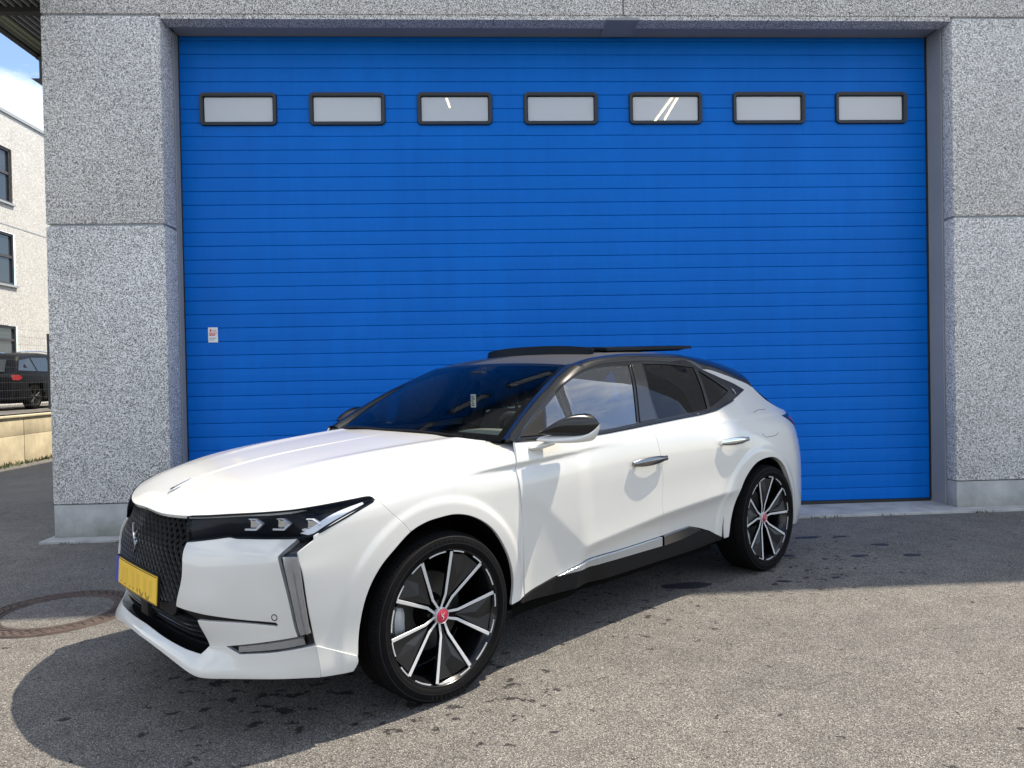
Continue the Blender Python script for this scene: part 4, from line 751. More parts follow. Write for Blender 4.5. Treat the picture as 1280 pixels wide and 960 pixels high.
# roof edge line (curve a) and side rail line (curve b)
bu = np.array(SEG['railtop'])[::-1]                    # base of the pillar to the fin
fin = np.array(SEG['fintop'])
bline = np.vstack([bu, fin[1:]]); bline = cr_curve(bline, .02); Bp = onS(bline[:, 0], bline[:, 1], -.001)
def a_of(u):                                         # outer edge of screen, then of the roof
    us = np.linspace(0, 1, 60); E = sc_.ev(np.ones(60) * .995, us); o = []
    for x in u:
        if x > E[-1, 0]:
            k = np.interp(-x, -E[:, 0], us); o.append(sc_.ev(np.array([.995]), np.array([k]))[0] if x < E[0, 0] else E[0])
        else:
            v = np.interp(-x, [1.12, 1.5, 2.0, 2.5, 2.9, 3.2], [.573, .56, .55, .52, .48, .44]); p = R_.ev(np.array([x]), np.array([v]))[0]; o.append(p)
    return np.array(o)
Ap = a_of(np.clip(Bp[:, 0] + .06, -3.15, -.47)); k = np.abs(np.gradient(Bp[:, 0])) > 0
rail = shell_strip('roof_rail', Ap, Bp, 'roof_black', car, bulge=.13, n=9)
m_u = np.linspace(-3.20, -1.115, 60); V = []; nv = 25
for x in m_u:
    vl = np.interp(-x, [1.12, 1.5, 2.0, 2.5, 2.9, 3.2], [.573, .56, .55, .52, .48, .44]) - .002
    if x > -1.19: pass
    V.append([(x + (.012 * (1 - (t / vl) ** 2) if x == m_u[-1] else 0), t) for t in np.linspace(-vl, vl, nv)])
V = np.array(V); P = R_.ev(V[..., 0], V[..., 1]).reshape(-1, 3); Nq = R_.nrm(V[..., 0], V[..., 1]).reshape(-1, 3)
roof = mesh('roof', P, [(i*nv+j, (i+1)*nv+j, (i+1)*nv+j+1, i*nv+j+1) for i in range(59) for j in range(nv-1)], 'roof_dusty', car, normals=Nq)
roof_grid(-1.78, -1.44, -.40, .40, 8, 10, .003, 'sunroof_dark_sheet', 'void', roof)  # black sheet just above the uncut roof, standing in for the dark inside
# wind deflector and the raised glass panel
def arc_uv(t): v = .462 * math.sin(t); return (-1.392 - .07 * (1 - math.cos(t)) * 1.0, v)
m = MB(); top = []; bot = []
for t in np.linspace(-math.pi / 2, math.pi / 2, 33):
    u, v = arc_uv(t * .97); k = math.cos(t * .97); u -= .0
    zb = R_.ev(np.array([u]), np.array([v]))[0][2]; zt = zb + .010 + .042 * (max(k, 0) ** .3)
    bot += [(u, v, zb - .004), (u - .018, v * .985, zb - .004)]; top += [(u - .012, v, zt), (u - .03, v * .985, zt)]
n = len(top) // 2; V = [];
for i in range(n): V += [bot[2*i], top[2*i], top[2*i+1], bot[2*i+1]]
m.add(V, [(4*i+j, 4*i+4+j, 4*i+4+(j+1)%4, 4*i+(j+1)%4) for i in range(n-1) for j in range(4)]); m.build('wind_deflector', 'lamp_black', car, smooth=True)
u = np.linspace(-2.52, -1.62, 14); v = np.linspace(-.44, .44, 15); m = MB(); V = []
for off in (0, -.034):
    for x in u:
        for y in v: V.append((x, y, R_.ev(np.array([-1.72]), np.array([y]))[0][2] + .026 + .016 * (-(x + 1.62)) / .9 + off * (1 if abs(y) < .43 and -2.51 < x < -1.63 else .55) + .002))
nu, nv = len(u), len(v); o = nu * nv; F = [(i*nv+j, i*nv+j+1, (i+1)*nv+j+1, (i+1)*nv+j) for i in range(nu-1) for j in range(nv-1)] + [(o+i*nv+j, o+(i+1)*nv+j, o+(i+1)*nv+j+1, o+i*nv+j+1) for i in range(nu-1) for j in range(nv-1)]
ring = [(i, 0) for i in range(nu)] + [(nu-1, j) for j in range(1, nv)] + [(i, nv-1) for i in range(nu-2, -1, -1)] + [(0, j) for j in range(nv-2, 0, -1)]
for (i, j), (i2, j2) in zip(ring, ring[1:] + ring[:1]): F.append((i*nv+j, i2*nv+j2, o+i2*nv+j2, o+i*nv+j))
m.add(V, F); m.build('sunroof_panel', 'lamp_black', car, smooth=True)
for s in (-1, 1):
    m = MB(); m.box((-2.0, s*.40 - .012, 1.435), (-1.75, s*.40 + .012, 1.475)); m.build('sunroof_arm', BP, car)
# ---------------------------------------------------------------- sills and chrome
panel('side_skirt', 'S', ['sillt', [SEG['sillt'][-1], SEG['sillb'][0]], 'sillb', [SEG['sillb'][-1], SEG['sillt'][0]]], BP, car, off=.002, res=.025, skirt=.06, gap=.002)
panel('chrome_strip', 'S', ['chr1', 'chr2', 'chr3'], 'strip_chrome', car, off=.013, res=.012, skirt=.02, gap=.002)
panel('chrome_strip', 'S', ['chr4', 'chr5', 'chr6', 'chr7'], 'dark_chrome', car, off=.011, res=.012, skirt=.02, gap=.001)
# belt moulding
def rail_on_S(pts, r, off, name, mt, parent=None, sy=1.0):
    c = cr_curve(pts, .03); P = onS(c[:, 0], c[:, 1], off)
    return twosided(lambda m: (m.tube([tuple(p) for p in P], r, 8, sy=sy), (name, mt, dict(smooth=True)))[1], parent or car)
rail_on_S(SEG['belt1'][::-1], .0075, .000, 'belt_moulding', BG); rail_on_S(SEG['belt2b'][::-1] + SEG['belt2'][::-1][1:], .0075, .0, 'belt_moulding', BG)
# ---------------------------------------------------------------- nose: grille, intake, lamps, plate
grille = mesh('grille', [], [], BG, car); grille.data.from_pydata([], [], [])
bpy.data.objects.remove(grille)
gseg = ['g_top', 'g_r1', SEG['g_r1'][-1:] + SEG['g_r2'][:1], 'g_r2', 'g_bot', [SEG['g_bot'][-1], SEG['g_top'][0]]]
grille = panel('grille', 'F', gseg, 'void', car, sym=0, off=-.030, skirt=.002, gap=-.004, res=.03)[0]
GP = loop_of(gseg)
cF = CH['F']
def f_pt(s, w, off=0): s = np.atleast_1d(s); w = np.atleast_1d(w); q = cF.ev(np.abs(s), w); n_ = cF.nrm(np.abs(s), w); q = q + n_ * off; q[:, 1] *= np.where(s < 0, -1, 1); n_ = n_ * 1; n_[:, 1] *= np.where(s < 0, -1, 1); return q, n_
m = MB(); HW = .88; pitch = .035
def bar_run(S, Wt, r):
    q, n_ = f_pt(S, Wt, -.012); t = np.gradient(q, axis=0); t /= np.linalg.norm(t, axis=1, keepdims=True); sd_ = np.cross(t, n_); V = []
    for p, nn, ss in zip(q, n_, sd_): V += [tuple(p + ss * r - nn * .007), tuple(p + nn * .004), tuple(p - ss * r - nn * .007)]
    k = len(q); m.add(V, [(3*i+j, 3*i+3+j, 3*i+4+j, 3*i+1+j) for i in range(k-1) for j in range(2)])
GPf = np.vstack([GP, GP[::-1] * (-1, 1)]) if False else GP
for fam in (1, -1):
    for i in range(-40, 41):
        c0 = i * pitch; w_ = np.arange(.44, .86, .012); s_ = (c0 + fam * (w_ - .65) * .82 + fam * (.30 * (w_ - .65) ** 2)) / HW
        ok = inside(GP, np.stack([np.abs(s_), w_], 1)); run = []
        for j in range(len(w_) + 1):
            if j < len(w_) and ok[j]: run.append(j)
            else:
                if len(run) > 1: bar_run(s_[run], w_[run], .0021)
                run = []
gm_ = m.build('grille_mesh', 'mesh_line', grille, smooth=True, angle=20); tag(gm_, kind='stuff')
# intake
iseg = ['i_bot', 'i_r', 'b_in2', [SEG['b_in2'][-1], SEG['slot3'][-1]], 'g_bot', [SEG['g_bot'][-1], SEG['i_bot'][0]]]
intake = panel('lower_intake', 'F', iseg, 'void', car, sym=0, off=-.05, skirt=.002, gap=-.012, res=.03)[0]
IP = loop_of(iseg)
for i in range(5):
    w_ = np.full(60, .345 + .021 * i); s_ = np.linspace(-.62, .62, 60); ok = inside(IP, np.stack([np.abs(s_), w_], 1))
    q, n_ = f_pt(s_[ok], w_[ok], -.018); m = MB(); V = []
    for p, nn in zip(q, n_): V += [tuple(p + np.array((0, 0, .0045))), tuple(p + nn * .010), tuple(p - np.array((0, 0, .0045))), tuple(p - nn * .025)]
    if ok.sum() > 2: m.add(V, [(4*k_+j, 4*k_+4+j, 4*k_+4+(j+1)%4, 4*k_+(j+1)%4) for k_ in range(int(ok.sum())-1) for j in range(4)]); m.build('louvre', 'mesh_black', intake, smooth=True)
panel('intake_bridge', 'F', [[SEG['g_bot'][0], [.40, .452], [.2, .437], [0, .432]], [[0, .432], [0, .470]], [[0, .470], [.25, .472], [.43, .49]], [[.43, .49], SEG['g_bot'][0]]], BP, car, sym=0, off=-.006, skirt=.02, res=.02, gap=.001)
panel('bumper_slot', 'F', ['slot1', 'slot2', 'slot3', [SEG['slot3'][-1], SEG['slot1'][0]]], BP, car, off=-.012, skirt=.002, gap=-.003, res=.02)
radar = MB(); q, n_ = f_pt(0, .400, .002); radar.box((q[0][0] - .03, -.045, .368), (q[0][0] + .004, .045, .44), c=.006); radar.build('radar_cover', BP, car, smooth=True)
# park sensor rings
for s_ in (1, -1):
    q, n_ = f_pt(s_ * SEG['sensor'][0][0], SEG['sensor'][0][1], .0008); m = MB(); n3 = Vector(n_[0]); x = n3.orthogonal().normalized(); y = n3.cross(x)
    m.tube([Vector(q[0]) + (x * math.cos(t) + y * math.sin(t)) * .011 for t in np.linspace(0, 6.2832, 17)[:-1]], .0016, 5, closed=True); m.build('park_sensor', BP, bumper[0 if s_ > 0 else 1])
# headlights
cH = CH['H']; hseg = [[[.0, .0], [.5, .0], [.985, .0]], [[.985, .0], [.985, 1.0]], [[.985, 1.0], [.5, 1.0], [0, 1.0]], [[0, 1.0], [0, 0]]]
def h_pt(a, b, off=0): a = np.atleast_1d(a); b = np.atleast_1d(b); n_ = cH.nrm(a, b); return cH.ev(a, b) + n_ * off, n_
def h_sheet(name, mt, par, off, s_, a0=0, a1=.985, b0=0, b1=1, rim=0):
    a = np.linspace(a0, a1, 60); b = np.linspace(b0, b1, 9); A2, B2 = np.meshgrid(a, b, indexing='ij'); N2 = cH.nrm(A2, B2); P = cH.ev(A2, B2) + N2 * off
    F = [(i*9+j, (i+1)*9+j, (i+1)*9+j+1, i*9+j+1) for i in range(59) for j in range(8)]
    if s_ < 0: F = [f[::-1] for f in F]
    sc3 = np.array((1, s_, 1)); return mesh(name, P.reshape(-1, 3) * sc3, F, mt, par, normals=N2.reshape(-1, 3) * sc3)
hl = []
for s_ in (1, -1):
    m = MB(); a = np.linspace(0, .985, 60); V = []                 # housing: a dark trough behind the lens
    for x in a:
        for y_, of in ((0, -.001), (.05, -.03), (.5, -.045), (.95, -.03), (1, -.001)):
            k_ = min(1, np.linalg.norm(cH.ev(np.array([x]), np.array([1.]))[0] - cH.ev(np.array([x]), np.array([0.]))[0]) / .07); p_, n_ = h_pt(x, y_, of * k_); V.append((p_[0][0], s_ * p_[0][1], p_[0][2]))
    m.add(V, [(5*i+j, 5*i+5+j, 5*i+6+j, 5*i+1+j) for i in range(59) for j in range(4)]); h_ = m.build('headlight', 'lamp_black', car, smooth=True); hl.append(h_)
    h_sheet('lens', 'lens_glass', h_, .0, s_)
    m = MB(); lo, _ = h_pt(a, np.full(60, .01), -.001); up_, _ = h_pt(a[::-1], np.full(60, .99), -.001); m.tube([(x, s_ * y, z) for x, y, z in np.vstack([lo, up_])], .0042, 6, closed=True); m.build('lamp_rim', 'lamp_black', h_, smooth=True)
    h_sheet('inner_panel', 'lamp_black', h_, -.024, s_, a1=.985, b0=.04, b1=.96)
    for a0, b0 in SEG['lamps']:                          # three arrow shaped reflectors
        q, n_ = h_pt(a0, b0, -.008); o = Vector((q[0][0], s_ * q[0][1], q[0][2])); n3 = Vector((.80, .60 * s_, .06)).normalized(); up3 = Vector((0, 0, 1)); x = up3.cross(n3).normalized() * s_; y = n3.cross(x) * s_
        Mx = Matrix((x * 1.0, y * .84, n3)).transposed().to_4x4(); Mx.translation = o - n3 * .004
        m = MB(); m.prism([(-.036, -.024), (.010, -.024), (.036, .004), (.028, .006), (.006, -.016), (-.036, -.016)], -.012, .006, Mx); m.prism([(.028, .008), (.036, .006), (.006, .028), (-.020, .028), (-.020, .024), (.002, .024)], -.012, .006, Mx); m.build('lamp_module', 'lamp_white', h_, bevel=.001)
        m = MB(); m.prism([(-.020, -.014), (.006, -.014), (.022, .004), (.004, .020), (-.020, .020)], -.010, -.004, Mx); m.build('lamp_projector', 'chrome', h_, bevel=.003)
    lo = cr_curve(SEG['strip_lo'], .02); up_ = cr_curve(SEG['strip_up'], .02); t = np.linspace(0, 1, 16)
    A1 = np.stack([np.interp(t, np.linspace(0, 1, len(lo)), lo[:, j]) for j in (0, 1)], 1); A2 = np.stack([np.interp(t, np.linspace(0, 1, len(up_)), up_[:, j]) for j in (0, 1)], 1)
    q1, n1 = h_pt(A1[:, 0], A1[:, 1], -.004); q2, n2 = h_pt(A2[:, 0], A2[:, 1], -.004); m = MB()
    m.add([(p_[0], s_ * p_[1], p_[2]) for k_ in range(16) for p_ in (q1[k_], q2[k_], q2[k_] - n2[k_] * .008, q1[k_] - n1[k_] * .008)], [(4*i+j, 4*i+4+j, 4*i+4+(j+1)%4, 4*i+(j+1)%4) for i in range(15) for j in range(4)]); m.build('light_strip', 'lamp_white', h_)
# daytime light blades
dseg = ['drl1', 'drl2', 'drl3', 'drl4', 'drl5', 'drl6', 'drl7', 'hl_bot']
drl = panel('daytime_light', 'F', dseg, BG, car, off=-.016, skirt=.01, gap=.001, res=.015)
din = np.array(SEG['drl2']); dl = MB()
for s_ in (1, -1):
    V = []; m = MB()
    S1 = cr_curve(SEG['drl2'], .03); n1 = len(S1)
    for (s0, w0) in S1:
        wt = w0; e = 1.0
        for f_, of in ((.10, -.013), (.17, -.004), (.42, -.011), (.60, -.004), (.84, -.012)):
            q, n_ = f_pt(s_ * (s0 + (e - s0) * f_), wt + .015 * f_, of); V.append(tuple(q[0]))
    m.add(V, [(5*i+j, 5*i+j+1, 5*i+6+j, 5*i+5+j) for i in range(n1-1) for j in range(4)]); m.build('light_guide', 'guide_grey', drl[0 if s_ > 0 else 1], smooth=True)
    m = MB(); V = []
    S2 = np.array([[x, y] for x, y in zip(np.linspace(SEG['drl4'][0][0] + .05, .96, 14), np.full(14, 0))]); a3 = cr_curve(SEG['drl3'][::-1], .02); a5 = cr_curve(SEG['drl5'], .02)
    for x in S2[:, 0]:
        y1 = np.interp(x, a3[:, 0], a3[:, 1]); y0 = np.interp(x, a5[:, 0], a5[:, 1])
        for f_, of in ((.12, -.013), (.22, -.005), (.80, -.005), (.88, -.013)): q, n_ = f_pt(s_ * x, y0 + (y1 - y0) * f_, of); V.append(tuple(q[0]))
    m.add(V, [(4*i+j, 4*i+j+1, 4*i+5+j, 4*i+4+j) for i in range(13) for j in range(3)]); m.build('light_guide', 'guide_grey', drl[0 if s_ > 0 else 1], smooth=True)
panel('cover', 'F', dseg, 'lens_glass', drl, off=-.001, skirt=.001, gap=.002, res=.02, round_=.0003)
# number plate, bent to the nose
pl_u = .912
plate = MB()
def pl_pt(y, z, d=0): return (pl_u - .07 * y * y + d - (z - .52) * .06, y, z)
def sheet(m, y0, y1, z0, z1, d0, d1, n=14, mi=0):
    V = []
    for y in np.linspace(y0, y1, n): V += [pl_pt(y, z0, d0), pl_pt(y, z0, d1), pl_pt(y, z1, d1), pl_pt(y, z1, d0)]
    m.add(V, [(4*i+j, 4*i+4+j, 4*i+4+(j+1)%4, 4*i+(j+1)%4) for i in range(n-1) for j in range(4)] + [(0,1,2,3), (4*n-4,4*n-1,4*n-2,4*n-3)], mi)
PZ = .522
sheet(plate, -.266, .266, PZ - .060, PZ + .060, -.012, -.003); plo = plate.build('number_plate', BP, car)
m = MB(); sheet(m, -.222, .260, PZ - .055, PZ + .055, -.003, .001); m.build('plate_face', 'plate_yellow', plo)
m = MB(); sheet(m, -.260, -.2225, PZ - .055, PZ + .055, -.003, .001, 4); m.build('plate_band', 'plate_blue', plo)
m = MB()
for a_ in ((-.222, .260, PZ + .0505, PZ + .0535), (-.222, .260, PZ - .0535, PZ - .0505)): sheet(m, *a_, .0012, .0018)
m.build('plate_border', 'plate_ink', plo)
m = MB()                                             # faint remains of the blurred characters along the lower edge
for y, h in ((-.185, .008), (-.14, .005), (-.118, .006), (-.06, .008), (-.01, .012), (.04, .016)): sheet(m, y, y + .012, PZ - .043, PZ - .043 + h, .0012, .0018, 3)
for y in (.095, .165):
    for k_ in range(7):
        t = math.pi + k_ * math.pi / 7; 
        y0, z0 = y + .018 * math.cos(t), PZ - .028 + .016 * math.sin(t); sheet(m, y0 - .005, y0 + .005, z0 - .006, z0 + .004, .0012, .0018, 2)
mf = MB()
for y in (-.17, -.12, -.03, .03, .115, .18): sheet(mf, y, y + .034, PZ - .036, PZ + .030, .0011, .0014, 3)
tag(mf.build('plate_blur', 'plate_faint', plo), kind='stuff')
tag(m.build('plate_marks', 'plate_smudge', plo), kind='stuff')
# emblem in the grille: winged zig-zag
def emblem(M, sc, name, mt, parent, depth=.006, wid=.30):
    m = MB(); S = lambda P_: [(x * sc, y * sc) for x, y in P_]
    m.prism(S([(-.36, 1.0), (-.26, .30), (-.06, .02), (.20, -.20), (.26, -.36), (.10, -.62), (-.20, -1.0), (-.02, -.60), (.04, -.42), (-.10, -.26), (-.34, .0), (-.42, .30)]), 0, depth, M)
    m.prism(S([(.62, .66), (.36, .44), (.12, .22), (-.02, .06), (-.10, .26), (.10, .40), (.34, .54)]), 0, depth * .9, M)
    return m.build(name, mt, parent, bevel=.0012)
q, n_ = f_pt(0, .690, -.004); Mx = Matrix(((0, 1, 0), (-.05, 0, .9987), (.9987, 0, .05))).transposed().to_4x4(); Mx.translation = Vector(q[0]); emblem(Mx, .062, 'grille_emblem', 'chrome', car, .012)
# bonnet badge
bp_ = CH['A'].ev(np.array([.715]), np.array([1.61]))[0]; nb_ = CH['A'].nrm(np.array([.715]), np.array([1.61]))[0]
m = MB(); z3 = Vector((nb_[0], 0, nb_[2])).normalized(); x3 = Vector((z3.z, 0, -z3.x)); y3 = Vector((0, 1, 0)); Mx = Matrix((x3, y3, z3)).transposed().to_4x4(); Mx.translation = Vector((bp_[0], 0, bp_[2])) + z3 * .003
m.prism([(.050, .008), (.037, .014), (.014, .011), (-.032, .007), (-.056, .0), (-.032, -.007), (.014, -.011), (.038, -.013)], 0, .006, Mx); m.prism([(.042, .004), (.033, .007), (.024, .0), (.033, -.006)], .006, .008, Mx, 1); m.build('bonnet_badge', ['chrome', BP], hood, bevel=.0015)
# ---------------------------------------------------------------- mirrors
def ell(m, c, r, e=.75, n=24, k=14, z0=-1, z1=1, shear=(0, 0), mi=0, sq=1.0):
    V = []; ph = np.linspace(math.asin(max(-1, z0)), math.asin(min(1, z1)), k)
    def p(x, e_): return math.copysign(abs(x) ** e_, x)
    for f_ in ph:
        for j in range(n):
            t = 2 * math.pi * j / n; x = p(math.cos(f_), e) * p(math.cos(t), e); y = p(math.cos(f_), e) * p(math.sin(t), e); z = p(math.sin(f_), e)
            V.append((c[0] + r[0] * x + shear[0] * r[1] * y, c[1] + r[1] * y, c[2] + r[2] * z + shear[1] * r[1] * y))
    m.add(V, [(i*n+j, i*n+(j+1)%n, (i+1)*n+(j+1)%n, (i+1)*n+j) for i in range(k-1) for j in range(n)] + [tuple(range(n))[::-1], tuple((k-1)*n+j for j in range(n))], mi)
MS = [(.905, -.560, 1.040, 1.070), (.925, -.580, 1.036, 1.096), (.945, -.618, 1.033, 1.122), (.965, -.664, 1.031, 1.134), (.985, -.716, 1.031, 1.131), (1.005, -.764, 1.038, 1.120), (1.020, -.806, 1.054, 1.104), (1.031, -.838, 1.072, 1.088)]
def mir_loft(m, f0, f1, grow, s_, n=16):                # front skin of the housing between two shares of its height
    V = []; T = np.linspace(f0, f1, n); st = np.array(MS); vv = np.linspace(0, len(MS) - 1, 22); st = np.stack([pchip(np.arange(len(MS)), st[:, j], vv) for j in range(4)], 1)
    for v, u, z0, z1 in st:
        zc, hz = (z0 + z1) / 2, (z1 - z0) / 2 + grow; d = .085 * min(1, (hz / .045)) 
        for t in T:
            a = -math.pi / 2 + math.pi * t; ca = max(0, math.cos(a)) ** .6; ub = -.80 - .36 * (v - .925); V.append((ub + (u - ub + grow * .6) * ca, s_ * v, zc + hz * math.sin(a)))
        for t in T[::-1][1:-1]:
            a = -math.pi / 2 + math.pi * t; V.append((-.80 - .36 * (v - .925) - .004 * max(0, math.cos(a)), s_ * v, zc + hz * .96 * math.sin(a)))
    q = n + n - 2; k = len(st); m.add(V, [(i*q+j, i*q+(j+1)%q, (i+1)*q+(j+1)%q, (i+1)*q+j) for i in range(k-1) for j in range(q)] + [tuple(range(q))[::-1], tuple((k-1)*q+j for j in range(q))])
for s_ in (1, -1):
    r = MB(); mir_loft(r, 0, 1, 0, s_); r_ = r.build('wing_mirror', BG, car, smooth=True, angle=60)
    w = MB(); keep = MS[:]; MS[:] = [(.900, -.552, 1.008, 1.042), (.925, -.574, 1.003, 1.038), (.945, -.612, 1.000, 1.035), (.965, -.658, .999, 1.033), (.985, -.712, 1.001, 1.034), (1.005, -.760, 1.010, 1.040), (1.022, -.806, 1.034, 1.058), (1.034, -.842, 1.066, 1.084)]; mir_loft(w, 0, 1, .0015, s_); MS[:] = keep
    w.build('mirror_shell', WP, r_, smooth=True, angle=60)
    f = MB(); f.tube([(-.575, s_*.845, .985), (-.60, s_*.885, .992), (-.64, s_*.93, 1.008)], [.050, .040, .030], 10, sy=.36); f.build('mirror_foot', WP, r_, smooth=True)
    g = MB(); ell(g, (-.822, s_*.968, 1.08), (.003, .044, .036), .7, shear=(-.36, 0) if s_ > 0 else (.36, 0)); g.build('mirror_glass', 'chrome', r_, smooth=True)
# ---------------------------------------------------------------- door handles
for nm, mt, par in (('hand1', 'dark_chrome', fdoor), ('hand2', 'chrome', rdoor)):
    (u0, w0), (u1, w1) = SEG[nm]
    for s_ in (1, -1):
        m = MB(); V = []; n = 14; k = 10
        for i in range(n):
            t = i / (n - 1); u = u0 + (u1 - u0) * t; w = w0 + (w1 - w0) * t; b_ = onS([u], [w])[0]; hgt = .021 * (math.sin(math.pi * min(1, .06 + .94 * t)) ** .42 if t < .95 else .6) + .002; o = .015 + .014 * math.sin(math.pi * t * .9)
            for j in range(k): a_ = 6.2832 * j / k; V.append((b_[0], s_ * (b_[1] + o + .010 * math.sin(a_)), b_[2] + hgt * math.cos(a_)))
        m.add(V, [(i*k+j, i*k+(j+1)%k, (i+1)*k+(j+1)%k, (i+1)*k+j) for i in range(n-1) for j in range(k)] + [tuple(range(k))[::-1], tuple((n-1)*k+j for j in range(k))])
        h = m.build('handle', mt, par[0 if s_ > 0 else 1], smooth=True)
        m = MB()
        for t in (.12, .88):
            u = u0 + (u1 - u0) * t; w = w0 + (w1 - w0) * t; b_ = onS([u], [w])[0]; m.box((b_[0] - .012, min(s_ * (b_[1] - .005), s_ * (b_[1] + .012)), b_[2] - .006), (b_[0] + .012, max(s_ * (b_[1] - .005), s_ * (b_[1] + .012)), b_[2] + .006))
        for v in []: pass
        m.build('handle_stem', BP, par[0 if s_ > 0 else 1])
# thin pressed lines of the fuel flap
rail_on_S(SEG['fuel'], .0016, -.0004, 'flap_seam', BP, quarter); rail_on_S(SEG['fuel2'], .0016, -.0004, 'flap_seam', BP, quarter)
# small gold mark on the rear pillar
e0 = onS([SEG['emb'][0][0]], [SEG['emb'][0][1]], .003)[0]; en = CH['S'].nrm(np.array([SEG['emb'][0][0]]), np.array([SEG['emb'][0][1]]))[0]
for s_ in (1, -1):
    z3 = Vector((en[0], s_ * en[1], en[2])); x3 = Vector((0, 0, 1)).cross(z3).normalized(); y3 = z3.cross(x3); Mx = Matrix((x3, y3, z3)).transposed().to_4x4(); Mx.translation = Vector((e0[0], s_ * e0[1], e0[2])); emblem(Mx, .024, 'pillar_mark', 'chrome', frame[0 if s_ > 0 else 1], .003)
# tail lamp ends
panel('tail_lamp', 'S', [[[-3.10, .985], [-3.20, .985], [-3.34, .99], [-3.49, .98]], [[-3.49, .98], [-3.49, .85]], [[-3.49, .85], [-3.38, .872], [-3.28, .905]], [[-3.28, .905], [-3.10, .985]]], BG, car, off=.003, skirt=.02, gap=.0, res=.02)
panel('tail_lens', 'S', [[[-3.22, .965], [-3.34, .972], [-3.485, .965]], [[-3.485, .965], [-3.485, .90]], [[-3.485, .90], [-3.36, .90], [-3.22, .965]]], 'lamp_red', car, off=.006, skirt=.004, gap=.002, res=.02)
# ---------------------------------------------------------------- tail: closed by a curved face
m = MB(); V = []; wz = np.linspace(.22, 1.0, 14); vz = np.linspace(-1, 1, 21)
for z in wz:
    e_ = onS([-3.497], [z])[0][1]
    for y in vz: V.append((-3.497 - .035 * (1 - y * y), y * e_, z))
m.add(V, [(i*21+j, i*21+j+1, (i+1)*21+j+1, (i+1)*21+j) for i in range(13) for j in range(20)]); m.build('rear_bumper', WP, car, smooth=True)
m = MB(); V = []
for t in np.linspace(0, 1, 8):
    u = -3.53 + (.34) * t; z = 1.0 + .255 * t
    for y in vz: V.append((u + .03 * y * y, y * (.56 - .12 * t), z))
m.add(V, [(i*21+j, i*21+j+1, (i+1)*21+j+1, (i+1)*21+j) for i in range(7) for j in range(20)]); m.build('tailgate', BG, car, smooth=True)
# ---------------------------------------------------------------- dark inner body, so that seams and openings read dark
S_ = CH['S']; u = np.linspace(-3.47, -.42, 90); w = np.linspace(.22, 1.0, 34); U, Wg = np.meshgrid(u, w, indexing='ij'); P = S_.ev(U, Wg); P[..., 1] -= .035
ok = np.hypot(U + 2.585, Wg - .345) > .445
m = MB(); idx = {}
def grid_faces(P, ok, s_):
    n0, n1 = P.shape[:2]; m.add([(p[0], s_ * p[1], p[2]) for p in P.reshape(-1, 3)], [(i*n1+j, i*n1+j+1, (i+1)*n1+j+1, (i+1)*n1+j) for i in range(n0-1) for j in range(n1-1) if ok[i, j] and ok[i+1, j] and ok[i, j+1] and ok[i+1, j+1]])
for s_ in (1, -1): grid_faces(P, ok & ~((Wg > .985) & (U < -.0)), s_)
A_ = CH['A']; u = np.linspace(-.45, .50, 50); b = np.linspace(.05, 1.61, 60); U, Bg = np.meshgrid(u, b, indexing='ij'); P = A_.ev(U, Bg) - A_.nrm(U, Bg) * .035; ok = (np.hypot(P[..., 0] - .012, P[..., 2] - .362) > .445) & (P[..., 0] < .50)
for s_ in (1, -1): grid_faces(P, ok, s_)
s = np.linspace(0, .97, 30); w = np.linspace(.33, .72, 30); Sg, Wg = np.meshgrid(s, w, indexing='ij'); P = cF.ev(Sg, Wg) - np.array((.075, .0, 0)) - cF.nrm(Sg, Wg) * np.array((0, .07, 0))
for s_ in (1, -1): grid_faces(P, np.ones(Sg.shape, bool), s_)
m.build('inner_body', 'void', car)
m = MB(); m.box((-3.35, -.70, .20), (.42, .70, .235)); m.build('underbody', 'void', car)
# wheel housings
for cu, cw in ((.012, .362), (-2.585, .345)):
    for s_ in (1, -1):
        m = MB(); a_ = np.linspace(math.radians(-12), math.radians(192), 30); V = []
        for y, r in ((.872, .418), (.60, .418), (.60, .02)):
            for t in a_: V.append((cu + r * math.cos(t), s_ * y, cw + r * math.sin(t)))
        k = len(a_); m.add(V, [(q*k+i, q*k+i+1, (q+1)*k+i+1, (q+1)*k+i) for q in range(2) for i in range(k-1)]); m.build('wheel_housing', 'void', car, smooth=True)
# cowl under the screen, wipers
m = MB(); V = []
for y in np.linspace(-.74, .74, 31):
    x = abs(y) / .735; V += [(-.375 - .075 * x ** 2.2, y, 1.022 - .024 * x * x), (-.40 - .085 * x ** 2.2, y, 1.030 - .022 * x ** 2), (-.50 - .085 * x ** 2.2, y, 1.02 - .02 * x * x)]
m.add(V, [(3*i+j, 3*i+3+j, 3*i+4+j, 3*i+1+j) for i in range(30) for j in range(2)]); m.build('cowl', BP, car, smooth=True)
for y0, y1 in ((.50, -.10), (-.05, -.62)):
    m = MB(); m.tube([ws_pt(y / .72, .004 + .012 * math.sin(k_ * .4), .004) for k_, y in enumerate(np.linspace(y0, y1, 8))], .007, 6); m.build('wiper', BP, car, smooth=True)
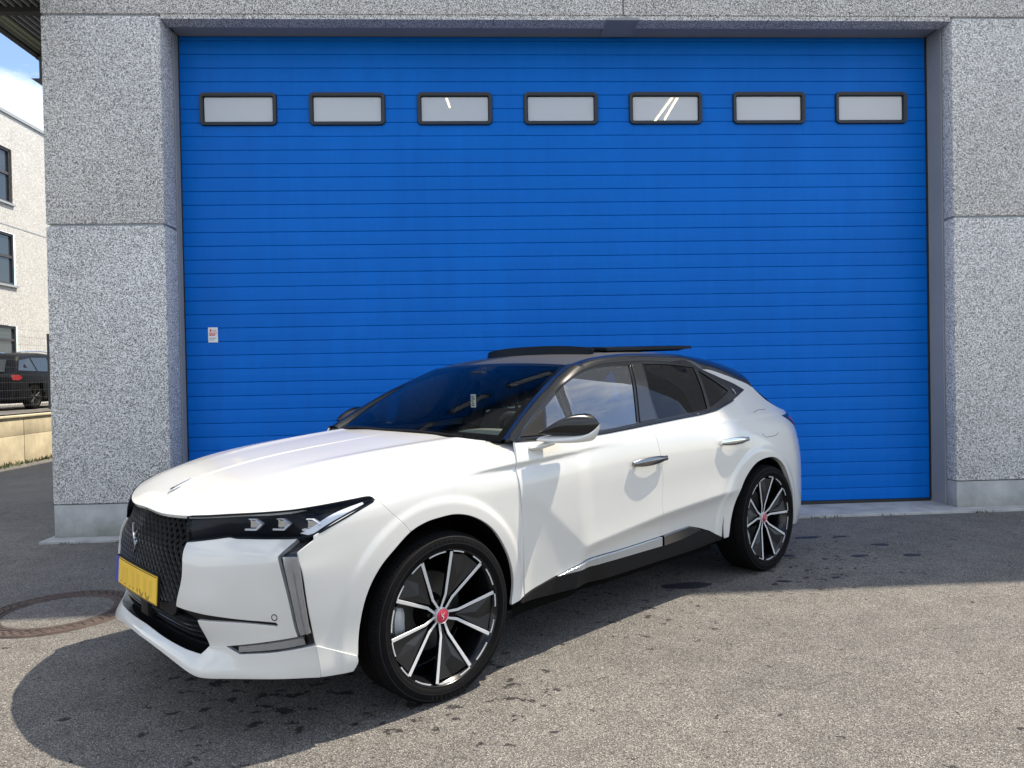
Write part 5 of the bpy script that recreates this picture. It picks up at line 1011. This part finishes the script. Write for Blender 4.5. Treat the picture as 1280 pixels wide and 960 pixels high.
# ---------------------------------------------------------------- wheels
def wheel_parts():
    """one wheel, outer face towards +y, centre at the origin"""
    w = empty('wheel'); T = .345
    m = MB(); prof = [(.262, -.10), (.285, -.108), (.315, -.112), (.335, -.100), (T, -.078), (T, .078), (.335, .100), (.325, .107), (.305, .112), (.290, .110), (.281, .102), (.276, .094)]
    m.lathe(prof, 96); m.build('tyre', 'tyre_rubber', w, smooth=True, angle=60)
    m = MB()
    for gy in (-.045, -.015, .015, .045): m.lathe([(T + .0006, gy - .004), (T + .0006, gy + .004)], 96)
    m.build('tread_groove', 'void', w)
    m = MB()
    for i in range(120):
        a = 6.2832 * i / 120; ca, sa = math.cos(a), math.sin(a)
        for y0, y1 in ((.082, .098),): 
            m.add([((T - .003) * ca - .0022 * sa, y0, (T - .003) * sa + .0022 * ca), ((T - .003) * ca + .0022 * sa, y0, (T - .003) * sa - .0022 * ca), (.3375 * ca + .0022 * sa, y1 + .001, .3375 * sa - .0022 * ca), (.3375 * ca - .0022 * sa, y1 + .001, .3375 * sa + .0022 * ca)], [(0, 1, 2, 3)])
    m.build('shoulder_sipes', 'void', w)
    m = MB(); m.lathe([(.300, .1128), (.302, .1134), (.304, .1128)], 96); m.lathe([(.326, .1068), (.328, .1072), (.330, .105)], 96); m.build('sidewall_ring', 'tyre_print', w, smooth=True)
    # rim barrel, dark
    m = MB(); m.lathe([(.272, .096), (.279, .100), (.2795, .094), (.268, .080), (.252, .05), (.245, -.02), (.25, -.09)], 80); m.build('rim', 'rim_black', w, smooth=True)
    m = MB(); m.lathe([(.05, -.028), (.165, -.028), (.168, -.032), (.168, -.05)], 48); m.build('brake_disc', 'disc_steel', w, smooth=True)
    m = MB(); m.lathe([(.0, .01), (.06, .01), (.072, -.02), (.08, -.03)], 32); m.lathe([(.245, -.09), (.0, -.09)], 32); m.build('wheel_back', 'void', w, smooth=True)
    # caliper ahead of the hub
    m = MB(); a0, a1 = math.radians(-20), math.radians(20); pts = [(.188 * math.cos(a), .012, .188 * math.sin(a)) for a in np.linspace(a0, a1, 7)]; m.tube(pts, [.020, .030, .033, .033, .033, .030, .020], 8, sy=1.0); m.build('caliper', 'caliper', w, smooth=True)
    # five pairs of blades
    R0 = .266
    def pol(r, a): return (-r * math.sin(a), r * math.cos(a))
    Mx = Matrix(((1, 0, 0), (0, 0, 1), (0, 1, 0))).transposed().to_4x4()      # x->x, y->z, depth->y
    def P3(r, a, d): x, z = pol(r, a); return (x, d, z)
    def dep(r): return .060 + .034 * min(1, max(0, (r - .05) / .21)) ** .8
    for k in range(5):
        c = math.radians(28 + 72 * k)
        for sgn in (-1, 1):
            m = MB(); path = [(.030, sgn * 24), (.085, sgn * 13), (R0, sgn * 19.3)]; hw = [.0048, .0062, .0078]; V = []; xy = [np.array(pol(r, c + math.radians(a))) for r, a in path]
            for i, q in enumerate(xy):
                t = xy[min(i + 1, 2)] - xy[max(i - 1, 0)]; t /= np.hypot(*t); nn = np.array([-t[1], t[0]]); d = dep(path[i][0])
                for o_, dd in ((-1, -.020), (-1, -.0015), (-.8, 0), (.8, 0), (1, -.0015), (1, -.020)): p = q + nn * hw[i] * o_; V.append((p[0], d + dd, p[1]))
            F = [(6*i+j, 6*i+j+1, 6*i+7+j, 6*i+6+j) for i in range(2) for j in range(5)]; mi = [1 if j in (0, 4) else 0 for i in range(2) for j in range(5)]
            m.V = V; m.F = F; m.I = mi; m.build('spoke', ['machined', 'rim_black'], w)
        # dark faceted panel between the two blades of a pair
        m = MB(); a1 = math.radians(17.2); V = [P3(.075, c, dep(.075) - .006), P3(.255, c - a1, dep(.25) - .006), P3(.262, c, dep(.26) - .018), P3(.255, c + a1, dep(.25) - .006), P3(.17, c - math.radians(3), dep(.17) + .001), P3(.20, c + math.radians(7), dep(.2) - .012)]
        V2 = [(x, y - .012, z) for x, y, z in V[:4]]
        m.add(V + V2, [(0, 1, 4), (1, 2, 4), (0, 4, 5), (4, 2, 5), (2, 3, 5), (0, 5, 3), (0, 6, 7, 1), (1, 7, 8, 2), (2, 8, 9, 3), (3, 9, 6, 0)]); m.build('spoke_panel', 'rim_panel', w)
        # bright rim segments with their hooks
        for a0, a1 in ((-18, -6), (6, 18), (27, 45)):
            m = MB(); aa = np.linspace(c + math.radians(a0), c + math.radians(a1), 7); V = []
            for a in aa:
                for r, d in ((.2655, .0955), (.2655, .0985), (.2705, .0985), (.2705, .0955)): V.append(P3(r, a, d))
            m.add(V, [(4*i+j, 4*i+4+j, 4*i+4+(j+1)%4, 4*i+(j+1)%4) for i in range(6) for j in range(4)] + [(0,1,2,3), (27,26,25,24)]); m.build('rim_accent', 'machined', w)
    m = MB(); m.lathe([(.2735, .0985), (.2755, .1012), (.2785, .1016), (.2800, .0990)], 96); m.build('rim_lip', 'rim_black', w, smooth=True)
    for k in range(5):
        a = math.radians(64 + 72 * k); m = MB(); x, z = pol(.056, a); m.lathe([(0, .052), (.008, .052), (.009, .046), (.009, .02)], 8, c=(x, 0, z)); m.build('wheel_nut', 'rim_black', w)
    m = MB(); m.lathe([(.0, .0745), (.020, .074), (.0295, .071), (.0305, .066)], 32); cap = m.build('hub_cap', 'cap_red', w, smooth=True)
    m = MB(); m.lathe([(.0300, .0705), (.0312, .0725), (.0328, .0705), (.0328, .05)], 32); m.build('cap_ring', 'machined', w, smooth=True)
    Me = Matrix(((-1, 0, 0), (0, 0, 1), (0, 1, 0))).transposed().to_4x4(); Me.translation = Vector((0, .0748, 0)); e = emblem(Me, .020, 'cap_emblem', 'machined', w, .0015)
    # raised lettering on the sidewall
    m = MB()
    for word, mid in (('GOODYEAR', 92), ('GOODYEAR', 272)):
        for i, ch in enumerate(word):
            ang = math.radians(mid + (i - 3.5) * 4.4)
            cu = bpy.data.curves.new('g', 'FONT'); cu.body = ch; cu.size = .020; cu.extrude = .0006; cu.align_x = 'CENTER'; cu.resolution_u = 2
            ob = bpy.data.objects.new('g', cu); COL.objects.link(ob); dg = bpy.context.evaluated_depsgraph_get(); me = ob.evaluated_get(dg).to_mesh()
            bm = bmesh.new(); bm.from_mesh(me); ob.evaluated_get(dg).to_mesh_clear(); bpy.data.objects.remove(ob); bpy.data.curves.remove(cu)
            rd = Vector((math.cos(ang), 0, math.sin(ang))); tx = Vector((-math.sin(ang), 0, math.cos(ang))); M3 = Matrix((-tx if False else tx, rd, Vector((0, 1, 0)))).transposed().to_4x4(); M3.translation = rd * .307 + Vector((0, .1118, 0))
            m.bm(bm, 0, M3)
    m.build('tyre_lettering', 'tyre_print', w)
    return w
def copy_tree(o, parent=None, flip=False):
    c = o.copy(); COL.objects.link(c); c.parent = parent
    for ch in list(o.children): copy_tree(ch, c)
    return c
w0 = wheel_parts()
for i, (u, v, rz, ry) in enumerate(((-.010, .800, 0, 0), (-2.673, .800, 0, math.radians(30)), (-.010, -.800, math.pi, 0), (-2.673, -.800, math.pi, .5))):
    w = w0 if i == 0 else copy_tree(w0)
    w.parent = car; w.location = (u, v, .342); w.rotation_euler = (0, ry, rz)
# ---------------------------------------------------------------- cabin
m = MB(); V = []; prof = [(-.44, .985), (-.60, 1.0), (-.80, 1.0), (-.92, .975), (-.97, .90), (-.93, .70), (-.88, .50)]
for y in np.linspace(-.70, .70, 15): V += [(x + .05 * (y / .7) ** 2, y, z - .015 * (y / .7) ** 2) for x, z in prof]
q = len(prof); m.add(V, [(i*q+j, i*q+q+j, i*q+q+j+1, i*q+j+1) for i in range(14) for j in range(q-1)]); dash = m.build('dashboard', 'dash', car, smooth=True)
m = MB(); ell(m, (-.74, .36, 1.0), (.15, .24, .040), .9); m.build('instrument_hood', 'cloth_light', dash, smooth=True)
m = MB(); c0 = Vector((-1.02, .36, .965)); ax = Vector((-.40, 0, .30)).normalized(); x = Vector((0, 1, 0)); y = ax.cross(x)
m.tube([c0 + (x * math.cos(t) + y * math.sin(t)) * .18 for t in np.linspace(0, 6.2832, 33)[:-1]], .015, 8, closed=True); m.tube([c0 - x * .17, c0 + x * .17], .016, 8); m.tube([c0, c0 + y * -.17], .016, 8); m.tube([c0, c0 + Vector((.2, 0, -.12))], .03, 8); m.build('steering_wheel', 'cloth_dark', car, smooth=True)
def seat(v, u0, parent=car):
    m = MB(); m.box((u0 - .02, v - .25, .42), (u0 + .50, v + .25, .58), c=.05); st_ = m.build('seat', 'cloth_dark', parent, smooth=True)
    m = MB(); V = []
    for z, hx, wd, tk in ((.50, 0, .25, .09), (.62, -.04, .26, .09), (.85, -.11, .25, .075), (1.02, -.16, .22, .06), (1.09, -.18, .16, .045)):
        for a in np.linspace(0, 6.2832, 17)[:-1]: ca, sa = math.cos(a), math.sin(a); V.append((u0 + hx + tk * math.copysign(abs(ca) ** .7, ca), v + wd * math.copysign(abs(sa) ** .6, sa), z))
    m.add(V, [(i*16+j, i*16+(j+1)%16, i*16+16+(j+1)%16, i*16+16+j) for i in range(4) for j in range(16)] + [tuple(64 + j for j in range(16))]); m.build('seat_back', 'cloth_dark', st_, smooth=True)
    m = MB(); m.box((u0 - .25, v - .13, 1.12), (u0 - .15, v + .13, 1.27), c=.035); m.box((u0 - .21, v - .06, 1.05), (u0 - .195, v - .045, 1.14)); m.box((u0 - .21, v + .045, 1.05), (u0 - .195, v + .06, 1.14)); m.build('headrest', 'cloth_dark', st_, smooth=True)
seat(.37, -1.38); seat(-.37, -1.38)
m = MB(); m.box((-2.65, -.62, .42), (-2.15, .62, .60), c=.06); rs = m.build('rear_bench', 'cloth_dark', car, smooth=True)
m = MB(); m.box((-2.80, -.62, .55), (-2.60, .62, 1.10), c=.06); m.build('bench_back', 'cloth_dark', rs, smooth=True)
m = MB(); m.box((-3.4, -.66, .85), (-2.7, .66, .90)); m.build('parcel_shelf', 'cloth_dark', car)
m = MB(); m.box((-3.3, -.70, .30), (-.5, .70, .34)); m.build('cabin_floor', 'cloth_dark', car)
m = MB(); m.box((-2.5, -.45, 1.325), (-1.80, .45, 1.345)); m.box((-1.44, -.50, 1.345), (-1.28, .50, 1.36)); m.build('headlining', 'cloth_dark', car)
for s_ in (1, -1):
    m = MB(); m.tube([(-1.54, s_ * .70, .98), (-1.57, s_ * .645, 1.15), (-1.60, s_ * .56, 1.33)], .05, 8); m.build('inner_pillar', 'cloth_dark', car, smooth=True)
m = MB(); m.box((-1.13, -.12, 1.235), (-1.09, .12, 1.30), c=.015); m.tube([(-1.08, 0, 1.29), (-1.02, 0, 1.36)], .018, 6); m.box((-1.08, -.06, 1.29), (-.96, .06, 1.345), c=.015); mirr = m.build('cabin_mirror', 'black_plastic', car, smooth=True)
m = MB(); m.box((-.905, .020, 1.140), (-.902, .062, 1.215)); tg = m.build('hanging_tag', 'white_print', mirr)
m = MB()
for i in range(5): m.box((-.9015, .026 + .004 * (i % 2), 1.150 + .012 * i), (-.9005, .056 - .006 * (i % 3), 1.155 + .012 * i))
m.build('tag_print', 'void', tg)
# ================================================================ things on the ground
def blob(cx, cy, rx, ry, rot=0, n=26, j=.22):
    ph = [random.uniform(0, 6.28) for _ in range(4)]; am = [random.uniform(0, j) for _ in range(4)]; p = []
    for i in range(n):
        a = 6.2832 * i / n; r = 1 + sum(am[q] / (q + 1) * math.sin((q + 2) * a + ph[q]) for q in range(4)); x, y = rx * r * math.cos(a), ry * r * math.sin(a)
        p.append((cx + x * math.cos(rot) - y * math.sin(rot), cy + x * math.sin(rot) + y * math.cos(rot)))
    return p
m = MB()
wets = [(1.26, -1.97, .17, .055, .1)] + WET
for wsp in wets:
    p = blob(*wsp); m.add([(x, y, gz(x, y) + .004) for x, y in p], [tuple(range(len(p)))])
w_ = m.build('wet_patches', 'wet'); tag(w_, 'dark water drips on the asphalt round the white car', 'water', kind='stuff')
m = MB()                                             # tufts growing in the joint along the sill
for i in range(70):
    x = random.choice([2.9, 3.05, 3.6, 4.4, 4.9, -3.4, -3.0, 2.4]) + random.gauss(0, .05); y = -.135 - abs(random.gauss(0, .012)); h = random.uniform(.008, .035); a = random.uniform(0, 6.28); dx, dy = math.cos(a) * .006, math.sin(a) * .006; z = gz(x, y)
    m.add([(x - dx, y - dy, z), (x + dx, y + dy, z), (x + random.uniform(-.02, .02), y + random.uniform(-.02, .01), z + h)], [(0, 1, 2)], 0 if random.random() < .6 else 1)
tag(m.build('kerb_weeds', ['weed', 'weed_dry']), 'tiny weeds in the joint along the concrete door sill', 'weeds', kind='stuff')
# manhole: iron ring with studs round a mineral filled lid
mx_, my_ = -2.46, -2.02; mh = empty('manhole_cover', (mx_, my_, gz(mx_, my_)), 'round rusty cast iron manhole cover left of the white car', 'manhole')
def gzz(x, y): return gz(mx_ + x, my_ + y) - gz(mx_, my_)
def ring(m, r0, r1, h0, h1, n=64):
    V = []
    for i in range(n):
        a = 6.2832 * i / n
        for r, h in ((r0, h0), (r0 + .004, h1), (r1 - .004, h1), (r1, h0)): x, y = r * math.cos(a), r * math.sin(a); V.append((x, y, gzz(x, y) + h))
    m.add(V, [(4*i+j, 4*((i+1)%n)+j, 4*((i+1)%n)+j+1, 4*i+j+1) for i in range(n) for j in range(3)])
m = MB(); ring(m, .400, .425, .003, .010); ring(m, .318, .335, .003, .011); ring(m, .29, .312, .003, .009); m.build('frame_ring', 'cast_iron', mh, smooth=True, angle=30)
m = MB(); ring(m, .285, .428, .001, .0045); m.build('iron_bed', 'cast_iron', mh)
m = MB()
for r, n, s_ in ((.352, 44, .013), (.382, 48, .013)):
    for i in range(n):
        a = 6.2832 * (i + (.5 if r > .37 else 0)) / n; x, y = r * math.cos(a), r * math.sin(a); ca, sa = math.cos(a), math.sin(a); V = []
        for d, h in ((s_, .004), (s_ * .6, .012)):
            for p, q in ((-d, -d * 1.1), (d, -d * 1.1), (d, d * 1.1), (-d, d * 1.1)): X, Y = x + p * ca - q * sa, y + p * sa + q * ca; V.append((X, Y, gzz(X, Y) + h))
        m.add(V, [(0,1,5,4),(1,2,6,5),(2,3,7,6),(3,0,4,7),(4,5,6,7)])
tag(m.build('iron_studs', 'cast_iron', mh), kind='stuff')
m = MB(); n = 48; V = [(.286 * math.cos(6.2832*i/n), .286 * math.sin(6.2832*i/n), gzz(.286 * math.cos(6.2832*i/n), .286 * math.sin(6.2832*i/n)) + .006) for i in range(n)]; m.add(V, [tuple(range(n))]); m.build('lid', 'asphalt', mh)
# ---------------------------------------------------------------- dark estate car beyond the fence
suv = empty('parked_suv', (-13.9, 19.2, .55), 'dark estate car with red tail lamp parked behind the fence on the left', 'car'); 
# local x forward (world +y), y to its left (world -x), z up
suv.rotation_euler = (0, 0, math.radians(90)); suv.location = (-14.15, 17.75, .55)
prof = [(-2.30, .45), (-2.34, .70), (-2.28, .98), (-2.16, 1.08), (-1.86, 1.52), (-1.70, 1.63), (-.6, 1.70), (.3, 1.66), (1.05, 1.16), (2.0, 1.02), (2.25, .85), (2.3, .5), (2.2, .3)]
def suv_v(x, z): return (.93 - .05 * max(0, abs(x) - 1.5) ** 1.6) * (1 if z < 1.08 else 1 - .24 * (z - 1.08) / .6) - (.05 if z < .45 else 0)
m = MB(); top = [(x, z) for x, z in prof]; xs_ = np.linspace(-2.33, 2.28, 44); zt = [np.interp(x, [p[0] for p in [(-2.35, .95), (-2.28, .98), (-2.16, 1.08), (-1.86, 1.52), (-1.70, 1.63), (-.6, 1.70), (.3, 1.66), (1.05, 1.16), (2.0, 1.02), (2.29, .82)]], [p[1] for p in [(-2.35, .95), (-2.28, .98), (-2.16, 1.08), (-1.86, 1.52), (-1.70, 1.63), (-.6, 1.70), (.3, 1.66), (1.05, 1.16), (2.0, 1.02), (2.29, .82)]]) for x in xs_]
tt = [0, .15, .35, .55, .7, .85, .95, 1.0]; V = []
for x, z1 in zip(xs_, zt):
    row = []
    for t in tt: z = .30 + (z1 - .30) * t; row.append((x, suv_v(x, z) - (.06 if t == 1 else 0), z))
    V += row + [(x, 0, z1 + .03)] + [(a_, -b_, c_) for a_, b_, c_ in row[::-1]]
q = 17; F = []
for i in range(43):
    for j in range(q - 1):
        cx = (xs_[i] + xs_[i+1]) / 2; cz = (V[i*q+j][2] + V[i*q+j+1][2]) / 2
        if min(math.hypot(cx + 1.20, cz - .38), math.hypot(cx - 1.55, cz - .38)) < .43 and j not in (7, 8): continue
        F.append((i*q+j, i*q+j+1, (i+1)*q+j+1, (i+1)*q+j))
F += [tuple(range(q)), tuple(43*q + j for j in range(q))[::-1]]; m.add(V, F); m.build('body', 'suv_paint', suv, smooth=True)
m = MB(); m.box((-2.2, -.74, .20), (2.15, .74, .9)); m.build('underbody', 'void', suv)  # black underbody, brought low to stand in for the shade beneath the car
for s_ in (-1, 1):
    def sw(poly, name, mt, d=.006):
        m = MB(); n_ = len(poly); m.add([(x, s_ * (suv_v(x, z) + d), z) for x, z in poly] + [(x, s_ * (suv_v(x, z) - .02), z) for x, z in poly], [tuple(range(n_))] + [(i, (i+1) % n_, n_ + (i+1) % n_, n_ + i) for i in range(n_)]); return m.build(name, mt, suv)
    sw([(-1.98, 1.16), (-1.78, 1.45), (-1.25, 1.53), (-1.12, 1.14)], 'side_window', 'glass_sky'); sw([(-1.06, 1.14), (-1.17, 1.54), (-.35, 1.56), (-.30, 1.13)], 'side_window', 'glass_sky'); sw([(-.24, 1.13), (-.29, 1.56), (.25, 1.52), (.78, 1.14)], 'side_window', 'glass_sky')
    sw([(-2.30, .88), (-2.29, 1.03), (-1.98, 1.02), (-1.86, .95), (-2.0, .87)], 'tail_lamp', 'lamp_red', .012)
    m = MB(); m.tube([(-1.65, s_ * .68, 1.70), (-.6, s_ * .69, 1.76), (.2, s_ * .68, 1.72)], .018, 6); m.build('roof_bar', 'chrome', suv, smooth=True)
m = MB(); m.add([(-2.155, -.62, 1.12), (-2.155, .62, 1.12), (-1.90, .52, 1.48), (-1.90, -.52, 1.48)], [(0, 1, 2, 3)]); g_ = m.build('rear_window', 'glass_sky', suv); g_.location = (-.02, 0, .0)
m = MB(); m.box((-2.37, -.30, .62), (-2.335, .30, .74)); m.build('plate', 'plate_yellow', suv)
def suv_wheel():
    w = empty('wheel'); m = MB(); m.lathe([(.20, -.10), (.30, -.11), (.34, -.08), (.34, .08), (.30, .11), (.235, .105)], 40); m.build('tyre', 'tyre_rubber', w, smooth=True)
    m = MB(); m.lathe([(.235, .10), (.24, .105), (.235, .09), (.22, .0)], 40); m.lathe([(.24, -.03), (0, -.03)], 40, mi=1)
    for k in range(5):
        for d in (-.12, .12):
            a = 6.2832 * k / 5; c0 = Vector((.03 * math.sin(a), .075, .03 * math.cos(a))); c1 = Vector((.23 * math.sin(a + d * 1.5), .09, .23 * math.cos(a + d * 1.5))); m.tube([c0, c1], .014, 5)
    m.build('rim', ['disc_steel', 'void'], w, smooth=True); return w
sw0 = suv_wheel()
for i, (x, y, rz) in enumerate(((-1.20, -.80, math.pi), (1.55, -.80, math.pi), (-1.20, .80, 0), (1.55, .80, 0))):
    w = sw0 if i == 0 else copy_tree(sw0); w.parent = suv; w.location = (x, y, .38); w.scale = (1.12, 1, 1.12); w.rotation_euler = (0, 0, rz)
